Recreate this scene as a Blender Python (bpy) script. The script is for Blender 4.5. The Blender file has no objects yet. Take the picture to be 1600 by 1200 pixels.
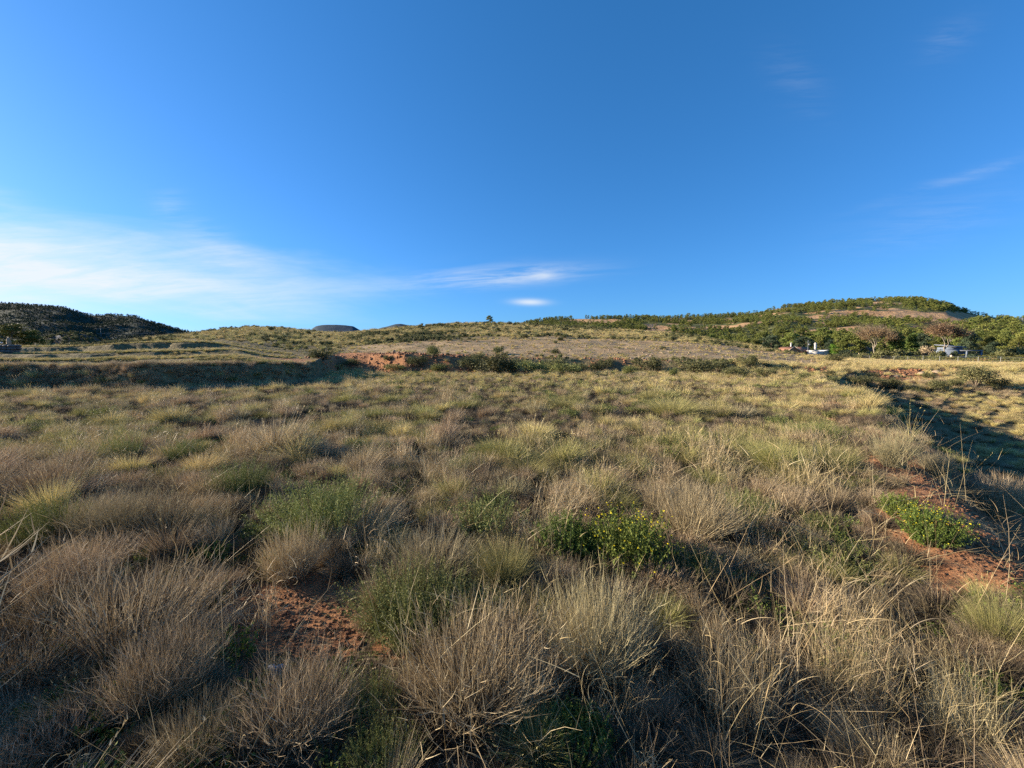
import bpy, math
import numpy as np
from mathutils import Vector

sc = bpy.context.scene
COL = sc.collection
R = math.radians
rng = np.random.default_rng(11)

# ------------------------------------------------------------------ camera
EYE = 1.7
F = 622.2                      # focal length in pixels of the 1600 px wide photograph
PITCH = R(4.14)
cam = bpy.data.cameras.new('camera')
cam.lens = 14.0; cam.sensor_width = 36.0
cam.clip_start = 0.05; cam.clip_end = 20000
cam_o = bpy.data.objects.new('camera', cam)
COL.objects.link(cam_o)
cam_o.location = (0, 0, EYE)
cam_o.rotation_euler = (R(90) - PITCH, 0, 0)
sc.camera = cam_o

def ray(u, v):
    """photo pixel -> (x per metre of depth, climb per metre of depth)"""
    xc = (u - 800) / F; yc = (600 - v) / F
    dy = math.cos(PITCH) + math.sin(PITCH) * yc
    dz = -math.sin(PITCH) + math.cos(PITCH) * yc
    return xc / dy, dz / dy

# ------------------------------------------------------------------ noise
def _h(ix, iy, s):
    n = (ix * 374761393 + iy * 668265263 + s * 982451653) & 0xffffffff
    n = ((n ^ (n >> 13)) * 1274126177) & 0xffffffff
    return ((n ^ (n >> 16)) & 0xffff) / 65535.0

def vnoise(x, y, s=0):
    x = np.asarray(x, float); y = np.asarray(y, float)
    ix = np.floor(x).astype(np.int64); iy = np.floor(y).astype(np.int64)
    fx = x - ix; fy = y - iy
    fx = fx * fx * (3 - 2 * fx); fy = fy * fy * (3 - 2 * fy)
    a = _h(ix, iy, s); b = _h(ix + 1, iy, s); c = _h(ix, iy + 1, s); d = _h(ix + 1, iy + 1, s)
    return (a + (b - a) * fx) * (1 - fy) + (c + (d - c) * fx) * fy

def fbm(x, y, s=0, o=3):
    t = 0; amp = 0.5; n = 0
    for k in range(o):
        t = t + amp * vnoise(x * 2 ** k, y * 2 ** k, s + k); n += amp; amp *= 0.5
    return t / n

def sm(t):
    t = np.clip(t, 0, 1); return t * t * (3 - 2 * t)

# ------------------------------------------------------------------ terrain
EDGE_Y = [-40, -5, 3.6, 5.7, 12.4, 19, 26, 34, 60]
EDGE_X = [-26, -1.5, 4.35, 6.0, 11.3, 15.6, 20.2, 27, 50]
def edge_s(x, y):                       # metres to the right of the field's raised edge
    return (x - np.interp(y, EDGE_Y, EDGE_X)) * 0.79

A_E = [-3, -1.6, -1.3, -0.9, -0.6, -.49, -0.44, -.36, -.27, -.2, 0, 0.3, 0.6, 0.8, 1.2, 3]
YE =  [13, 16, 18, 18.7, 22, 26, 42, 41.5, 37.5, 37.5, 39, 40, 38, 37, 40, 44]      # where the field ends
HB =  [1.15, 1.15, 1.15, 1.15, 1.15, 1.3, 1.9, 1.95, 1.95, 1.7, 1.5, 1.15, 0.8, 0.35, 0.1, 0.0]  # height of the bank there

CREST = [(-300,545,60),(0,541,60),(100,539,62),(150,536,70),(200,530,80),(250,524,95),(300,519,115),(350,512,135),(400,508,150),(440,509,160),(500,515,170),(540,516,175),
 (600,510,185),(650,505,192),(700,502,198),(760,500,200),(800,501,200),(860,504,198),(900,507,195),(950,509,190),(1000,512,180),(1050,517,165),
 (1100,523,150),(1150,533,132),(1200,543,112),(1250,551,95),(1300,557,82),(1350,563,78),(1450,565,76),(1600,567,75),(2000,570,75)]
_ca = np.array([ray(u, v)[0] for u, v, y in CREST])
_cz = np.array([EYE + ray(u, v + (4.5 if 120 < u < 1260 else 3))[1] * y for u, v, y in CREST])
_cy = np.array([float(y) for u, v, y in CREST])

def Hg(x, y):
    x = np.asarray(x, float); y = np.asarray(y, float)
    r = np.hypot(x, y)
    ys = np.maximum(y, 0.05)
    a = np.clip(np.where(y > 0.05, x / ys, np.sign(x) * 50), -3, 3)
    n1 = fbm(x / 9, y / 9, 3) - .5; n2 = fbm(x / 1.3, y / 1.3, 5) - .5; n3 = fbm(x / .35, y / .35, 8) - .5
    near = np.exp(-r / 60)
    z = -.06 + (0.26 * n1 + 0.16 * n2 + 0.05 * n3) * (0.35 + .65 * near)
    # the field's right edge: a low berm and a drop to the sunken plot
    s = edge_s(x, y) + (fbm(x / 2.2, y / 2.2, 21) - .5) * 0.9
    ye2 = np.interp(a, [0.4, 0.75, 0.95, 1.2, 1.6], [37, 36, 38, 43, 46]) + (fbm(x / 5, y / 5, 31) - .5) * 3
    fade = 1 - sm((y - ye2) / np.interp(a, [1.0, 1.25], [9.5, 4.5]))
    z = z + (fbm(x / 3.2, y / 2.4, 33) - .5) * 1.0 * sm((y - ye2) / 2) * (1 - sm((y - ye2 - 9) / 3)) * sm((a - .7) / .1)
    z = z + 0.16 * np.exp(-((s + 0.3) / 0.5) ** 2) * fade - np.interp(y, [4, 11, 22, 35], [2.7, 3.5, 3.3, .8]) * sm(s / 3.0) * fade
    # bank at the end of the field
    Ye = np.interp(a, A_E, YE) + (fbm(x / 6, y / 6, 41) - .5) * 2.2
    hb = np.interp(a, A_E, HB) * (0.85 + .3 * fbm(x / 7, y / 7, 43))
    fw = np.interp(a, [-1, -.5, -.42, -.3, .3, .8], [1.1, 1.2, 4.5, 4.0, 3.0, 2.4])
    bank = hb * sm((y - Ye) / fw)
    z = z + bank
    # terraces on the left
    wt = sm((-0.60 - a + (fbm(x/8, y/8, 47) - .5) * .12) / 0.22)
    t = 0
    j = (fbm(x / 7, y / 7, 51) - .5) * 2.6 + (fbm(x / 1.6, y / 1.6, 53) - .5) * .8
    for (yt, h, wadj) in ((23.0, .26, .0), (29.5, .34, .03), (38, .58, .10)):
        t = t + h * sm((y - yt - j) / 0.7) * sm((-0.55 - wadj - a) / 0.15)
    z = z + t
    # the long scrubby hill
    Yc = np.interp(a, _ca, _cy); Zc = np.interp(a, _ca, _cz)
    Yb = Ye + fw
    zb = hb + wt * 1.15
    u = np.clip((y - Yb) / np.maximum(Yc - Yb, 5), 0, 1)
    hill = np.maximum(Zc - zb, -1.5) * u ** 1.22
    z = z + np.where(y > Yb, hill, 0)
    # lumps, rills and small steps on the slope
    lump = sm((y - 48) / 40) * sm((Yc + 60 - y) / 60)
    z = z + lump * ((fbm(x / 14, y / 9, 61) - .5) * 1.1 + (fbm(x / 4, y / 3, 63) - .5) * .45)
    z = z + sm((y - 46) / 5) * sm((Yc - y) / 30) * (fbm(x / 9, y / 1.9, 65, 2) - .5) * .55
    # far side falls away
    over = np.maximum(y - Yc, 0)
    z = z - np.minimum(over * 0.13, np.maximum(Zc - 0.3 - 2.2 * (a < -.8), 0))
    # open country behind the camera and past everything stays level
    return z

def at(u, v, ymax=900):
    """first ground point along a photo ray"""
    a, s = ray(u, v)
    yy = np.geomspace(.6, ymax, 900)
    k = np.nonzero(EYE + s * yy < Hg(a * yy, yy))[0]
    y = yy[k[0]] if len(k) else ymax
    if len(k) and k[0]:
        fine = np.linspace(yy[k[0] - 1], y, 24); h = Hg(a * fine, fine)
        y = fine[np.nonzero(EYE + s * fine < h)[0][0]]
    return a * y, float(y), float(Hg(a * y, y))

# ------------------------------------------------------------------ materials
def new_mat(name):
    m = bpy.data.materials.new(name); m.use_nodes = True
    nt = m.node_tree; nt.nodes.clear()
    return m, nt, nt.nodes, nt.links

def ramp(nd, cols, pos=None):
    r = nd.new('ShaderNodeValToRGB'); e = r.color_ramp.elements
    pos = pos or [i / (len(cols) - 1) for i in range(len(cols))]
    while len(e) < len(cols): e.new(0.5)
    for el, c, p in zip(e, cols, pos): el.position = p; el.color = (*c, 1)
    return r

def plant_mat(name, cols, trans=.16, rough=.75, vary=.25, spec=.25, hue=.012):
    m, nt, nd, ln = new_mat(name)
    at_ = nd.new('ShaderNodeAttribute'); at_.attribute_name = 'rnd'
    rp = ramp(nd, cols); ln.new(at_.outputs['Fac'], rp.inputs[0])
    oi = nd.new('ShaderNodeObjectInfo')
    mr = nd.new('ShaderNodeMapRange'); mr.inputs['To Min'].default_value = 1 - vary; mr.inputs['To Max'].default_value = 1 + vary
    ln.new(oi.outputs['Random'], mr.inputs['Value'])
    mh = nd.new('ShaderNodeMapRange'); mh.inputs['To Min'].default_value = .5 - hue; mh.inputs['To Max'].default_value = .5 + hue
    mul = nd.new('ShaderNodeMath'); mul.operation = 'MULTIPLY'; mul.inputs[1].default_value = 7.31
    fr = nd.new('ShaderNodeMath'); fr.operation = 'FRACT'
    ln.new(oi.outputs['Random'], mul.inputs[0]); ln.new(mul.outputs[0], fr.inputs[0]); ln.new(fr.outputs[0], mh.inputs['Value'])
    hs = nd.new('ShaderNodeHueSaturation')
    ln.new(rp.outputs[0], hs.inputs['Color']); ln.new(mr.outputs[0], hs.inputs['Value']); ln.new(mh.outputs[0], hs.inputs['Hue'])
    b = nd.new('ShaderNodeBsdfPrincipled'); b.inputs['Roughness'].default_value = rough
    b.inputs['Specular IOR Level'].default_value = spec
    ln.new(hs.outputs[0], b.inputs['Base Color'])
    o = nd.new('ShaderNodeOutputMaterial')
    if trans > 0:
        t = nd.new('ShaderNodeBsdfTranslucent'); ln.new(hs.outputs[0], t.inputs[0])
        mx = nd.new('ShaderNodeMixShader'); mx.inputs[0].default_value = trans
        ln.new(b.outputs[0], mx.inputs[1]); ln.new(t.outputs[0], mx.inputs[2]); ln.new(mx.outputs[0], o.inputs[0])
    else:
        ln.new(b.outputs[0], o.inputs[0])
    return m

def noise_mat(name, c1, c2, scale=4, rough=.85, bump=.3, c3=None, detail=6, spec=.25):
    m, nt, nd, ln = new_mat(name)
    tc = nd.new('ShaderNodeTexCoord')
    n = nd.new('ShaderNodeTexNoise'); n.inputs['Scale'].default_value = scale; n.inputs['Detail'].default_value = detail
    ln.new(tc.outputs['Object'], n.inputs['Vector'])
    rp = ramp(nd, [c1, c2] + ([c3] if c3 else []), [.32, .68] if not c3 else [.3, .5, .7])
    ln.new(n.outputs['Fac'], rp.inputs[0])
    b = nd.new('ShaderNodeBsdfPrincipled'); b.inputs['Roughness'].default_value = rough
    b.inputs['Specular IOR Level'].default_value = spec
    ln.new(rp.outputs[0], b.inputs['Base Color'])
    if bump:
        bp = nd.new('ShaderNodeBump'); bp.inputs['Strength'].default_value = bump; bp.inputs['Distance'].default_value = .05
        ln.new(n.outputs['Fac'], bp.inputs['Height']); ln.new(bp.outputs[0], b.inputs['Normal'])
    o = nd.new('ShaderNodeOutputMaterial'); ln.new(b.outputs[0], o.inputs[0])
    return m

M = {}
M['dry']   = plant_mat('dry_stems', [(.17,.115,.06), (.34,.25,.145), (.50,.40,.25), (.25,.175,.10)])
M['shade_litter'] = plant_mat('gap_shade_litter', [(.055,.04,.026), (.10,.075,.048), (.17,.13,.085), (.08,.065,.035)], trans=.08)  # colour darkened to stand in for shade between the tussocks
M['grey']  = plant_mat('grey_stems', [(.20,.165,.09), (.32,.27,.155), (.41,.345,.20), (.26,.22,.105)])
M['straw'] = plant_mat('straw', [(.32,.23,.11), (.46,.35,.18), (.54,.44,.26), (.38,.28,.14)], spec=.4, rough=.6)
M['pale']  = plant_mat('pale_grass', [(.43,.335,.14), (.58,.465,.21), (.52,.44,.185), (.41,.345,.13)])
M['olive'] = plant_mat('olive_stems', [(.19,.18,.06), (.31,.28,.095), (.40,.355,.15), (.22,.225,.065)])
M['green'] = plant_mat('green_leaves', [(.10,.12,.03), (.17,.185,.05), (.24,.245,.08), (.13,.15,.04)])
M['lush']  = plant_mat('lush_leaves', [(.065,.10,.018), (.11,.145,.028), (.16,.19,.045), (.085,.12,.022)], rough=.7, spec=.15)
M['yellow'] = plant_mat('yellow_petals', [(.75,.55,.02), (.85,.68,.04)], trans=.2, vary=.1)
M['scrub'] = plant_mat('scrub_leaves', [(.075,.08,.025), (.12,.125,.045), (.17,.165,.07), (.10,.10,.03)], vary=.3)
M['pine']  = plant_mat('pine_needles', [(.07,.09,.02), (.135,.155,.034), (.20,.21,.05), (.105,.125,.027)], trans=.15, vary=.28, hue=.02)
M['darkpine'] = plant_mat('dark_needles', [(.030,.046,.026), (.045,.064,.034), (.062,.082,.04), (.04,.055,.03)], trans=.1, vary=.25)  # green nudged bluer, in place of haze over the left mountain
M['cypress'] = plant_mat('conifer_leaves', [(.06,.10,.022), (.11,.16,.035), (.15,.20,.045), (.08,.12,.025)], vary=.1)
M['bright'] = plant_mat('bright_leaves', [(.08,.17,.015), (.13,.24,.025), (.18,.30,.04)], vary=.1)
M['brownleaf'] = plant_mat('brown_leaves', [(.20,.115,.065), (.29,.175,.10), (.36,.24,.14), (.25,.165,.08)], vary=.1)
M['wood']  = noise_mat('bark', (.10,.075,.05), (.20,.16,.12), 9)
M['palewood'] = noise_mat('pale_bark', (.24,.195,.14), (.36,.31,.24), 3)
M['clod']  = noise_mat('red_clods', (.17,.075,.04), (.38,.19,.095), 22, bump=.6)
M['stone'] = noise_mat('grey_stone', (.09,.085,.08), (.19,.175,.155), 3, bump=.6)
M['palestone'] = noise_mat('pale_stone', (.30,.30,.31), (.55,.55,.57), 14, bump=.8)
M['rock']  = noise_mat('pink_rock', (.26,.18,.115), (.40,.30,.20), 2, bump=.6)

def ground_mat():
    m, nt, nd, ln = new_mat('field_soil')
    tc = nd.new('ShaderNodeTexCoord')
    def nz(scale, det=6, sx=(1, 1, 1), ro=.55):
        mp = nd.new('ShaderNodeMapping'); mp.inputs['Scale'].default_value = sx
        ln.new(tc.outputs['Object'], mp.inputs[0])
        n = nd.new('ShaderNodeTexNoise'); n.inputs['Scale'].default_value = scale; n.inputs['Detail'].default_value = det
        n.inputs['Roughness'].default_value = ro
        ln.new(mp.outputs[0], n.inputs['Vector']); return n
    def attr(nm):
        a = nd.new('ShaderNodeAttribute'); a.attribute_name = nm; return a
    def mix(f, a, b):
        x = nd.new('ShaderNodeMixRGB'); ln.new(f, x.inputs[0]); ln.new(a, x.inputs[1]); ln.new(b, x.inputs[2]); return x.outputs[0]
    fine = nz(28); med = nz(3.5); big = nz(.35); cl = nz(9, 8, ro=.7)
    red = ramp(nd, [(.15,.068,.036), (.32,.15,.070), (.47,.25,.125)], [.3, .5, .72]); ln.new(cl.outputs[0], red.inputs[0])
    lit = ramp(nd, [(.05,.034,.02), (.10,.072,.042), (.19,.14,.085)], [.3, .5, .7]); ln.new(fine.outputs[0], lit.inputs[0])  # near soil darkened as well, gap shade put into its colour
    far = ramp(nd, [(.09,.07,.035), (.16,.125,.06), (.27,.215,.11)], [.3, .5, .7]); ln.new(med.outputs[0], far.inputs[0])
    bare = ramp(nd, [(.24,.165,.075), (.38,.275,.13), (.53,.41,.22)], [.3, .5, .7]); ln.new(med.outputs[0], bare.inputs[0])
    bn = nz(1.1, 6, (.5, 2.6, 1)); bare2 = ramp(nd, [(.40,.30,.19), (.34,.19,.10)], [.42, .6]); ln.new(bn.outputs[0], bare2.inputs[0])
    bm = nd.new('ShaderNodeMixRGB'); bm.inputs[0].default_value = .5; ln.new(bare.outputs[0], bm.inputs[1]); ln.new(bare2.outputs[0], bm.inputs[2])
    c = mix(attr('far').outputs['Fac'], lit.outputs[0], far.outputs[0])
    c = mix(attr('bare').outputs['Fac'], c, bm.outputs[0])
    # ragged edge for the red earth
    ad = nd.new('ShaderNodeMath'); ad.operation = 'ADD'; ln.new(attr('red').outputs['Fac'], ad.inputs[0])
    sb = nd.new('ShaderNodeMath'); sb.operation = 'MULTIPLY_ADD'; ln.new(cl.outputs[0], sb.inputs[0]); sb.inputs[1].default_value = 1.0; sb.inputs[2].default_value = -.5
    ln.new(sb.outputs[0], ad.inputs[1])
    mr = nd.new('ShaderNodeMapRange'); mr.inputs['From Min'].default_value = .3; mr.inputs['From Max'].default_value = .6; ln.new(ad.outputs[0], mr.inputs['Value'])
    c = mix(mr.outputs[0], c, red.outputs[0])
    bg = ramp(nd, [(.75,.75,.75), (1.15,1.15,1.15)], [.3, .7]); ln.new(big.outputs[0], bg.inputs[0])
    mu = nd.new('ShaderNodeMixRGB'); mu.blend_type = 'MULTIPLY'; mu.inputs[0].default_value = 1; ln.new(c, mu.inputs[1]); ln.new(bg.outputs[0], mu.inputs[2])
    b = nd.new('ShaderNodeBsdfPrincipled'); b.inputs['Roughness'].default_value = .95; b.inputs['Specular IOR Level'].default_value = .1
    ln.new(mu.outputs[0], b.inputs['Base Color'])
    b1 = nd.new('ShaderNodeBump'); b1.inputs['Strength'].default_value = .7; b1.inputs['Distance'].default_value = .06; ln.new(cl.outputs[0], b1.inputs['Height'])
    b2 = nd.new('ShaderNodeBump'); b2.inputs['Strength'].default_value = .5; b2.inputs['Distance'].default_value = .25; ln.new(med.outputs[0], b2.inputs['Height'])
    ln.new(b1.outputs[0], b2.inputs['Normal']); ln.new(b2.outputs[0], b.inputs['Normal'])
    o = nd.new('ShaderNodeOutputMaterial'); ln.new(b.outputs[0], o.inputs[0])
    return m

def hill_mat(name, veg, rock):
    m, nt, nd, ln = new_mat(name)
    tc = nd.new('ShaderNodeTexCoord')
    n = nd.new('ShaderNodeTexNoise'); n.inputs['Scale'].default_value = .09; n.inputs['Detail'].default_value = 8; n.inputs['Roughness'].default_value = .65
    ln.new(tc.outputs['Object'], n.inputs['Vector'])
    v = ramp(nd, veg, [.35, .65]); ln.new(n.outputs[0], v.inputs[0])
    k = ramp(nd, rock, [.3, .65]); ln.new(n.outputs[0], k.inputs[0])
    a = nd.new('ShaderNodeAttribute'); a.attribute_name = 'bare'
    ad = nd.new('ShaderNodeMath'); ad.operation = 'ADD'; ln.new(a.outputs['Fac'], ad.inputs[0])
    sb = nd.new('ShaderNodeMath'); sb.operation = 'SUBTRACT'; ln.new(n.outputs[0], sb.inputs[0]); sb.inputs[1].default_value = .5; ln.new(sb.outputs[0], ad.inputs[1])
    mr = nd.new('ShaderNodeMapRange'); mr.inputs['From Min'].default_value = .35; mr.inputs['From Max'].default_value = .6; ln.new(ad.outputs[0], mr.inputs['Value'])
    x = nd.new('ShaderNodeMixRGB'); ln.new(mr.outputs[0], x.inputs[0]); ln.new(v.outputs[0], x.inputs[1]); ln.new(k.outputs[0], x.inputs[2])
    b = nd.new('ShaderNodeBsdfPrincipled'); b.inputs['Roughness'].default_value = .95; b.inputs['Specular IOR Level'].default_value = .1
    ln.new(x.outputs[0], b.inputs['Base Color'])
    bp = nd.new('ShaderNodeBump'); bp.inputs['Strength'].default_value = .8; bp.inputs['Distance'].default_value = 3; ln.new(n.outputs[0], bp.inputs['Height']); ln.new(bp.outputs[0], b.inputs['Normal'])
    o = nd.new('ShaderNodeOutputMaterial'); ln.new(b.outputs[0], o.inputs[0])
    return m

# ------------------------------------------------------------------ mesh helpers
class Geo:
    """vertices, quads/triangles, a material key per face and one random number per vertex"""
    def __init__(s): s.v = []; s.q = []; s.t = []; s.qm = []; s.tm = []; s.r = []; s.n = 0
    def add(s, V, Q=None, T=None, mat='', rnd=None):
        V = np.asarray(V, float).reshape(-1, 3)
        if Q is not None and len(Q): s.q.append(np.asarray(Q, np.int64).reshape(-1, 4) + s.n); s.qm += [mat] * len(s.q[-1])
        if T is not None and len(T): s.t.append(np.asarray(T, np.int64).reshape(-1, 3) + s.n); s.tm += [mat] * len(s.t[-1])
        s.v.append(V); s.n += len(V)
        s.r.append(np.full(len(V), .5) if rnd is None else np.asarray(rnd, float))
        return s
    def mesh(s, name, smooth=False, attrs=None):
        me = bpy.data.meshes.new(name)
        V = np.concatenate(s.v)
        Q = np.concatenate(s.q) if s.q else np.zeros((0, 4), np.int64)
        T = np.concatenate(s.t) if s.t else np.zeros((0, 3), np.int64)
        me.vertices.add(len(V)); me.vertices.foreach_set('co', V.astype(np.float32).ravel())
        nl = Q.size + T.size
        me.loops.add(nl); me.loops.foreach_set('vertex_index', np.concatenate([Q.ravel(), T.ravel()]).astype(np.int32))
        np_ = len(Q) + len(T)
        me.polygons.add(np_)
        st = np.concatenate([np.arange(len(Q)) * 4, Q.size + np.arange(len(T)) * 3]).astype(np.int32)
        me.polygons.foreach_set('loop_start', st)
        keys = []
        mi = []
        for k in s.qm + s.tm:
            if k not in keys: keys.append(k)
            mi.append(keys.index(k))
        for k in keys: me.materials.append(M[k])
        me.polygons.foreach_set('material_index', np.array(mi, np.int32))
        if smooth: me.polygons.foreach_set('use_smooth', np.ones(np_, bool))
        A = me.attributes.new('rnd', 'FLOAT', 'POINT'); A.data.foreach_set('value', np.concatenate(s.r).astype(np.float32))
        for k, val in (attrs or {}).items():
            A = me.attributes.new(k, 'FLOAT', 'POINT'); A.data.foreach_set('value', np.asarray(val, np.float32))
        me.update(calc_edges=True); me.validate()
        return me
    def join(s, o):
        for g in o:
            off = s.n
            s.v += g.v; s.r += g.r; s.n += g.n
            s.q += [q + off for q in g.q]; s.t += [t + off for t in g.t]; s.qm += g.qm; s.tm += g.tm
        return s

def blades(g, mat, P, phi, th0, th1, L, w, seg=3, pw=1.0, tip=.12, rs=None, lean=(0, 0), H=None):
    """ribbons that start at P and bend from angle th0 to th1 off the vertical"""
    n = len(P)
    t = (np.arange(seg) + .5) / seg
    th = th0[:, None] + (th1 - th0)[:, None] * t[None, :] ** pw
    ph = phi[:, None] + rng.normal(0, .12, (n, 1)) * t[None, :]
    T = np.stack([np.sin(th) * np.cos(ph), np.sin(th) * np.sin(ph), np.cos(th)], -1)
    st = T * (L[:, None, None] / seg)
    pts = np.concatenate([P[:, None, :], P[:, None, :] + np.cumsum(st, 1)], 1)
    if H is not None:
        k = np.clip(pts[..., 2] / H, 0, 1.5) ** 1.4 * H
        pts[..., 0] += k * lean[0]; pts[..., 1] += k * lean[1]
    rv = rng.normal(size=(n, 3)); side = np.cross(T[:, seg // 2], rv); side /= np.linalg.norm(side, axis=1, keepdims=True) + 1e-9
    tt = np.linspace(0, 1, seg + 1)
    ww = w[:, None] * (1 - (1 - tip) * tt[None, :] ** 1.6) * .5
    A = pts + side[:, None, :] * ww[..., None]; B = pts - side[:, None, :] * ww[..., None]
    V = np.stack([A, B], 2).reshape(-1, 3)
    base = np.arange(n)[:, None] * (2 * (seg + 1)) + np.arange(seg)[None, :] * 2
    Q = np.stack([base, base + 1, base + 3, base + 2], -1).reshape(-1, 4)
    r = rng.random(n) if rs is None else rs
    g.add(V, Q, mat=mat, rnd=np.repeat(r, 2 * (seg + 1)))
    return pts, T

def disk(n, rad, p=.5):
    a = rng.random(n) * 2 * math.pi; r = rad * rng.random(n) ** p
    return np.stack([r * np.cos(a), r * np.sin(a), np.zeros(n)], 1), a, r / rad

def leaves(g, mat, C, sx, sy, updir=None, rs=None):
    """small four-cornered leaves with a fold at random tilts round the centres C"""
    n = len(C)
    a = rng.normal(size=(n, 3))
    if updir is not None: a = a * .8 + updir
    a /= np.linalg.norm(a, axis=1, keepdims=True)
    b = np.cross(a, rng.normal(size=(n, 3))); b /= np.linalg.norm(b, axis=1, keepdims=True)
    c = np.cross(a, b)
    sx = np.broadcast_to(sx, n)[:, None] * rng.uniform(.7, 1.3, (n, 1)); sy = np.broadcast_to(sy, n)[:, None] * rng.uniform(.7, 1.3, (n, 1))
    V = np.stack([C - b * sx, C + c * sy + a * sx * .25, C + b * sx, C - c * sy + a * sx * .25], 1).reshape(-1, 3)
    Q = np.arange(4 * n).reshape(n, 4)
    g.add(V, Q, mat=mat, rnd=np.repeat(rng.random(n) if rs is None else rs, 4))

def tube(g, mat, pts, rad, sides=6, caps=True):
    pts = np.asarray(pts, float); n = len(pts); rad = np.broadcast_to(rad, n)
    T = np.gradient(pts, axis=0); T /= np.linalg.norm(T, axis=1, keepdims=True) + 1e-9
    ref = np.array([0, 0, 1.]) if abs(T[0, 2]) < .9 else np.array([1., 0, 0])
    X = np.cross(T, ref); X /= np.linalg.norm(X, axis=1, keepdims=True) + 1e-9; Y = np.cross(T, X)
    an = np.arange(sides) * 2 * math.pi / sides
    V = pts[:, None, :] + rad[:, None, None] * (np.cos(an)[None, :, None] * X[:, None, :] + np.sin(an)[None, :, None] * Y[:, None, :])
    i = np.arange(n - 1)[:, None] * sides; k = np.arange(sides)[None, :]; k2 = (k + 1) % sides
    Q = np.stack([i + k, i + k2, i + k2 + sides, i + k + sides], -1).reshape(-1, 4)
    g.add(V.reshape(-1, 3), Q, mat=mat)
    if caps:
        b = (n - 1) * sides
        tri = [[b, b + j, b + j + 1] for j in range(1, sides - 1)]
        g.add(V.reshape(-1, 3)[b:], None, [[t[0] - b, t[1] - b, t[2] - b] for t in tri], mat=mat)

def box(g, mat, x0, x1, y0, y1, z0, z1):
    V = [(x0,y0,z0),(x1,y0,z0),(x1,y1,z0),(x0,y1,z0),(x0,y0,z1),(x1,y0,z1),(x1,y1,z1),(x0,y1,z1)]
    g.add(V, [(0,3,2,1),(4,5,6,7),(0,1,5,4),(1,2,6,5),(2,3,7,6),(3,0,4,7)], mat=mat)

def blob(g, mat, c, r, sub=1, rough=.25, seed=0):
    """a lumpy stone-like ball"""
    rows, cols = (5, 7) if sub == 0 else (8, 12)
    th = np.linspace(0, math.pi, rows); ph = np.arange(cols) * 2 * math.pi / cols
    TH, PH = np.meshgrid(th, ph, indexing='ij')
    D = np.stack([np.sin(TH) * np.cos(PH), np.sin(TH) * np.sin(PH), np.cos(TH)], -1)
    k = 1 + rough * 2 * (vnoise(D[..., 0] * 1.7 + seed * 3.3 + 9, D[..., 1] * 1.7 + D[..., 2] * 2.1 + seed * 5.1 + 7, seed) - .5)
    k[0] = k[0].mean(); k[-1] = k[-1].mean()
    V = (D * k[..., None]) * np.asarray(r) + np.asarray(c)
    i = np.arange(rows - 1)[:, None] * cols; j = np.arange(cols)[None, :]; j2 = (j + 1) % cols
    Q = np.stack([i + j, i + cols + j, i + cols + j2, i + j2], -1).reshape(-1, 4)
    g.add(V.reshape(-1, 3), Q, mat=mat)

def link(name, me, parent=None, loc=(0, 0, 0), rz=0, sc_=1.0):
    o = bpy.data.objects.new(name, me); COL.objects.link(o)
    if parent: o.parent = parent
    o.location = loc; o.rotation_euler = (0, 0, rz)
    o.scale = (sc_, sc_, sc_) if np.isscalar(sc_) else sc_
    return o

def tag(o, label=None, cat=None, group=None, kind=None):
    if label: o['label'] = label
    if cat: o['category'] = cat
    if group: o['group'] = group
    if kind: o['kind'] = kind
    return o

# ------------------------------------------------------------------ the ground sheet
# bare red patches: (photo pixel of the centre, half width m, half depth m)
PATCH = [(at(455, 955), .46, .40), (at(505, 1000), .32, .22), (at(1545, 850), .75, .45), (at(1460, 752), .75, .75), (at(1400, 728), .5, .55), (at(1530, 800), .5, .5),
         (at(1290, 632), .5, 1.1), (at(1318, 655), .35, .8), (at(1590, 890), .5, .3), (at(640, 1000), .15, .15)]
def red_mask(x, y):
    r = 0
    jx = x + (fbm(x / .5, y / .5, 71) - .5) * .35; jy = y + (fbm(x / .5, y / .5, 73) - .5) * .35
    for (px, py, pz), sx, sy in PATCH:
        d = np.hypot((jx - px) / sx, (jy - py) / sy)
        r = np.maximum(r, 1 - sm((d - .6) / .7))
    s = edge_s(x, y) + (fbm(x / .9, y / .9, 77) - .5) * .9
    strip = np.exp(-((s + .02) / .5) ** 2) * sm((y - 2.4) / .8) * (1 - .75 * sm((y - 7.5) / 2)) * (1 - sm((y - 26) / 6)) * (.45 + .9 * fbm(x / 1.6, y / 1.6, 79))
    return np.maximum(r, np.clip(strip * 1.25, 0, 1))
def cut_mask(x, y):                     # the orange cut bank behind the field and the tracks of bare earth round it
    a = x / np.maximum(y, .1)
    Ye = np.interp(a, A_E, YE)
    band = sm((y - Ye + 2.0) / 1.5) * (1 - sm((y - Ye - 6) / 3))
    w = np.exp(-((a + .36) / .09) ** 2) + .75 * np.exp(-((a + .12) / .16) ** 2) + .75 * np.exp(-((a + .62) / .13) ** 2) * sm((y - Ye - 1.5) / 1) + .9 * np.exp(-((a - .98) / .16) ** 2) + .6 * np.exp(-((a - .76) / .06) ** 2) + .45 * np.exp(-((a - .28) / .1) ** 2)
    return np.clip(band * w * (.55 + .9 * fbm(x / 2.5, y / 2, 75)), 0, 1)
def bare_mask(x, y):                    # stony slope under the crest
    a = x / np.maximum(y, .1)
    n = (fbm(x / 9, y / 12, 81) - .5) * 26
    m = sm((y - 44) / 4) * (1 - sm((y - (np.interp(a, [-.5, -.2, .1, .4, .62, .8], [52, 78, 100, 104, 92, 70]) + n)) / 14))
    return m * sm((a + .52) / .2) * (1 - sm((a - .70) / .22)) * (.62 + .75 * fbm(x / 5, y / 2.2, 83))

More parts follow.
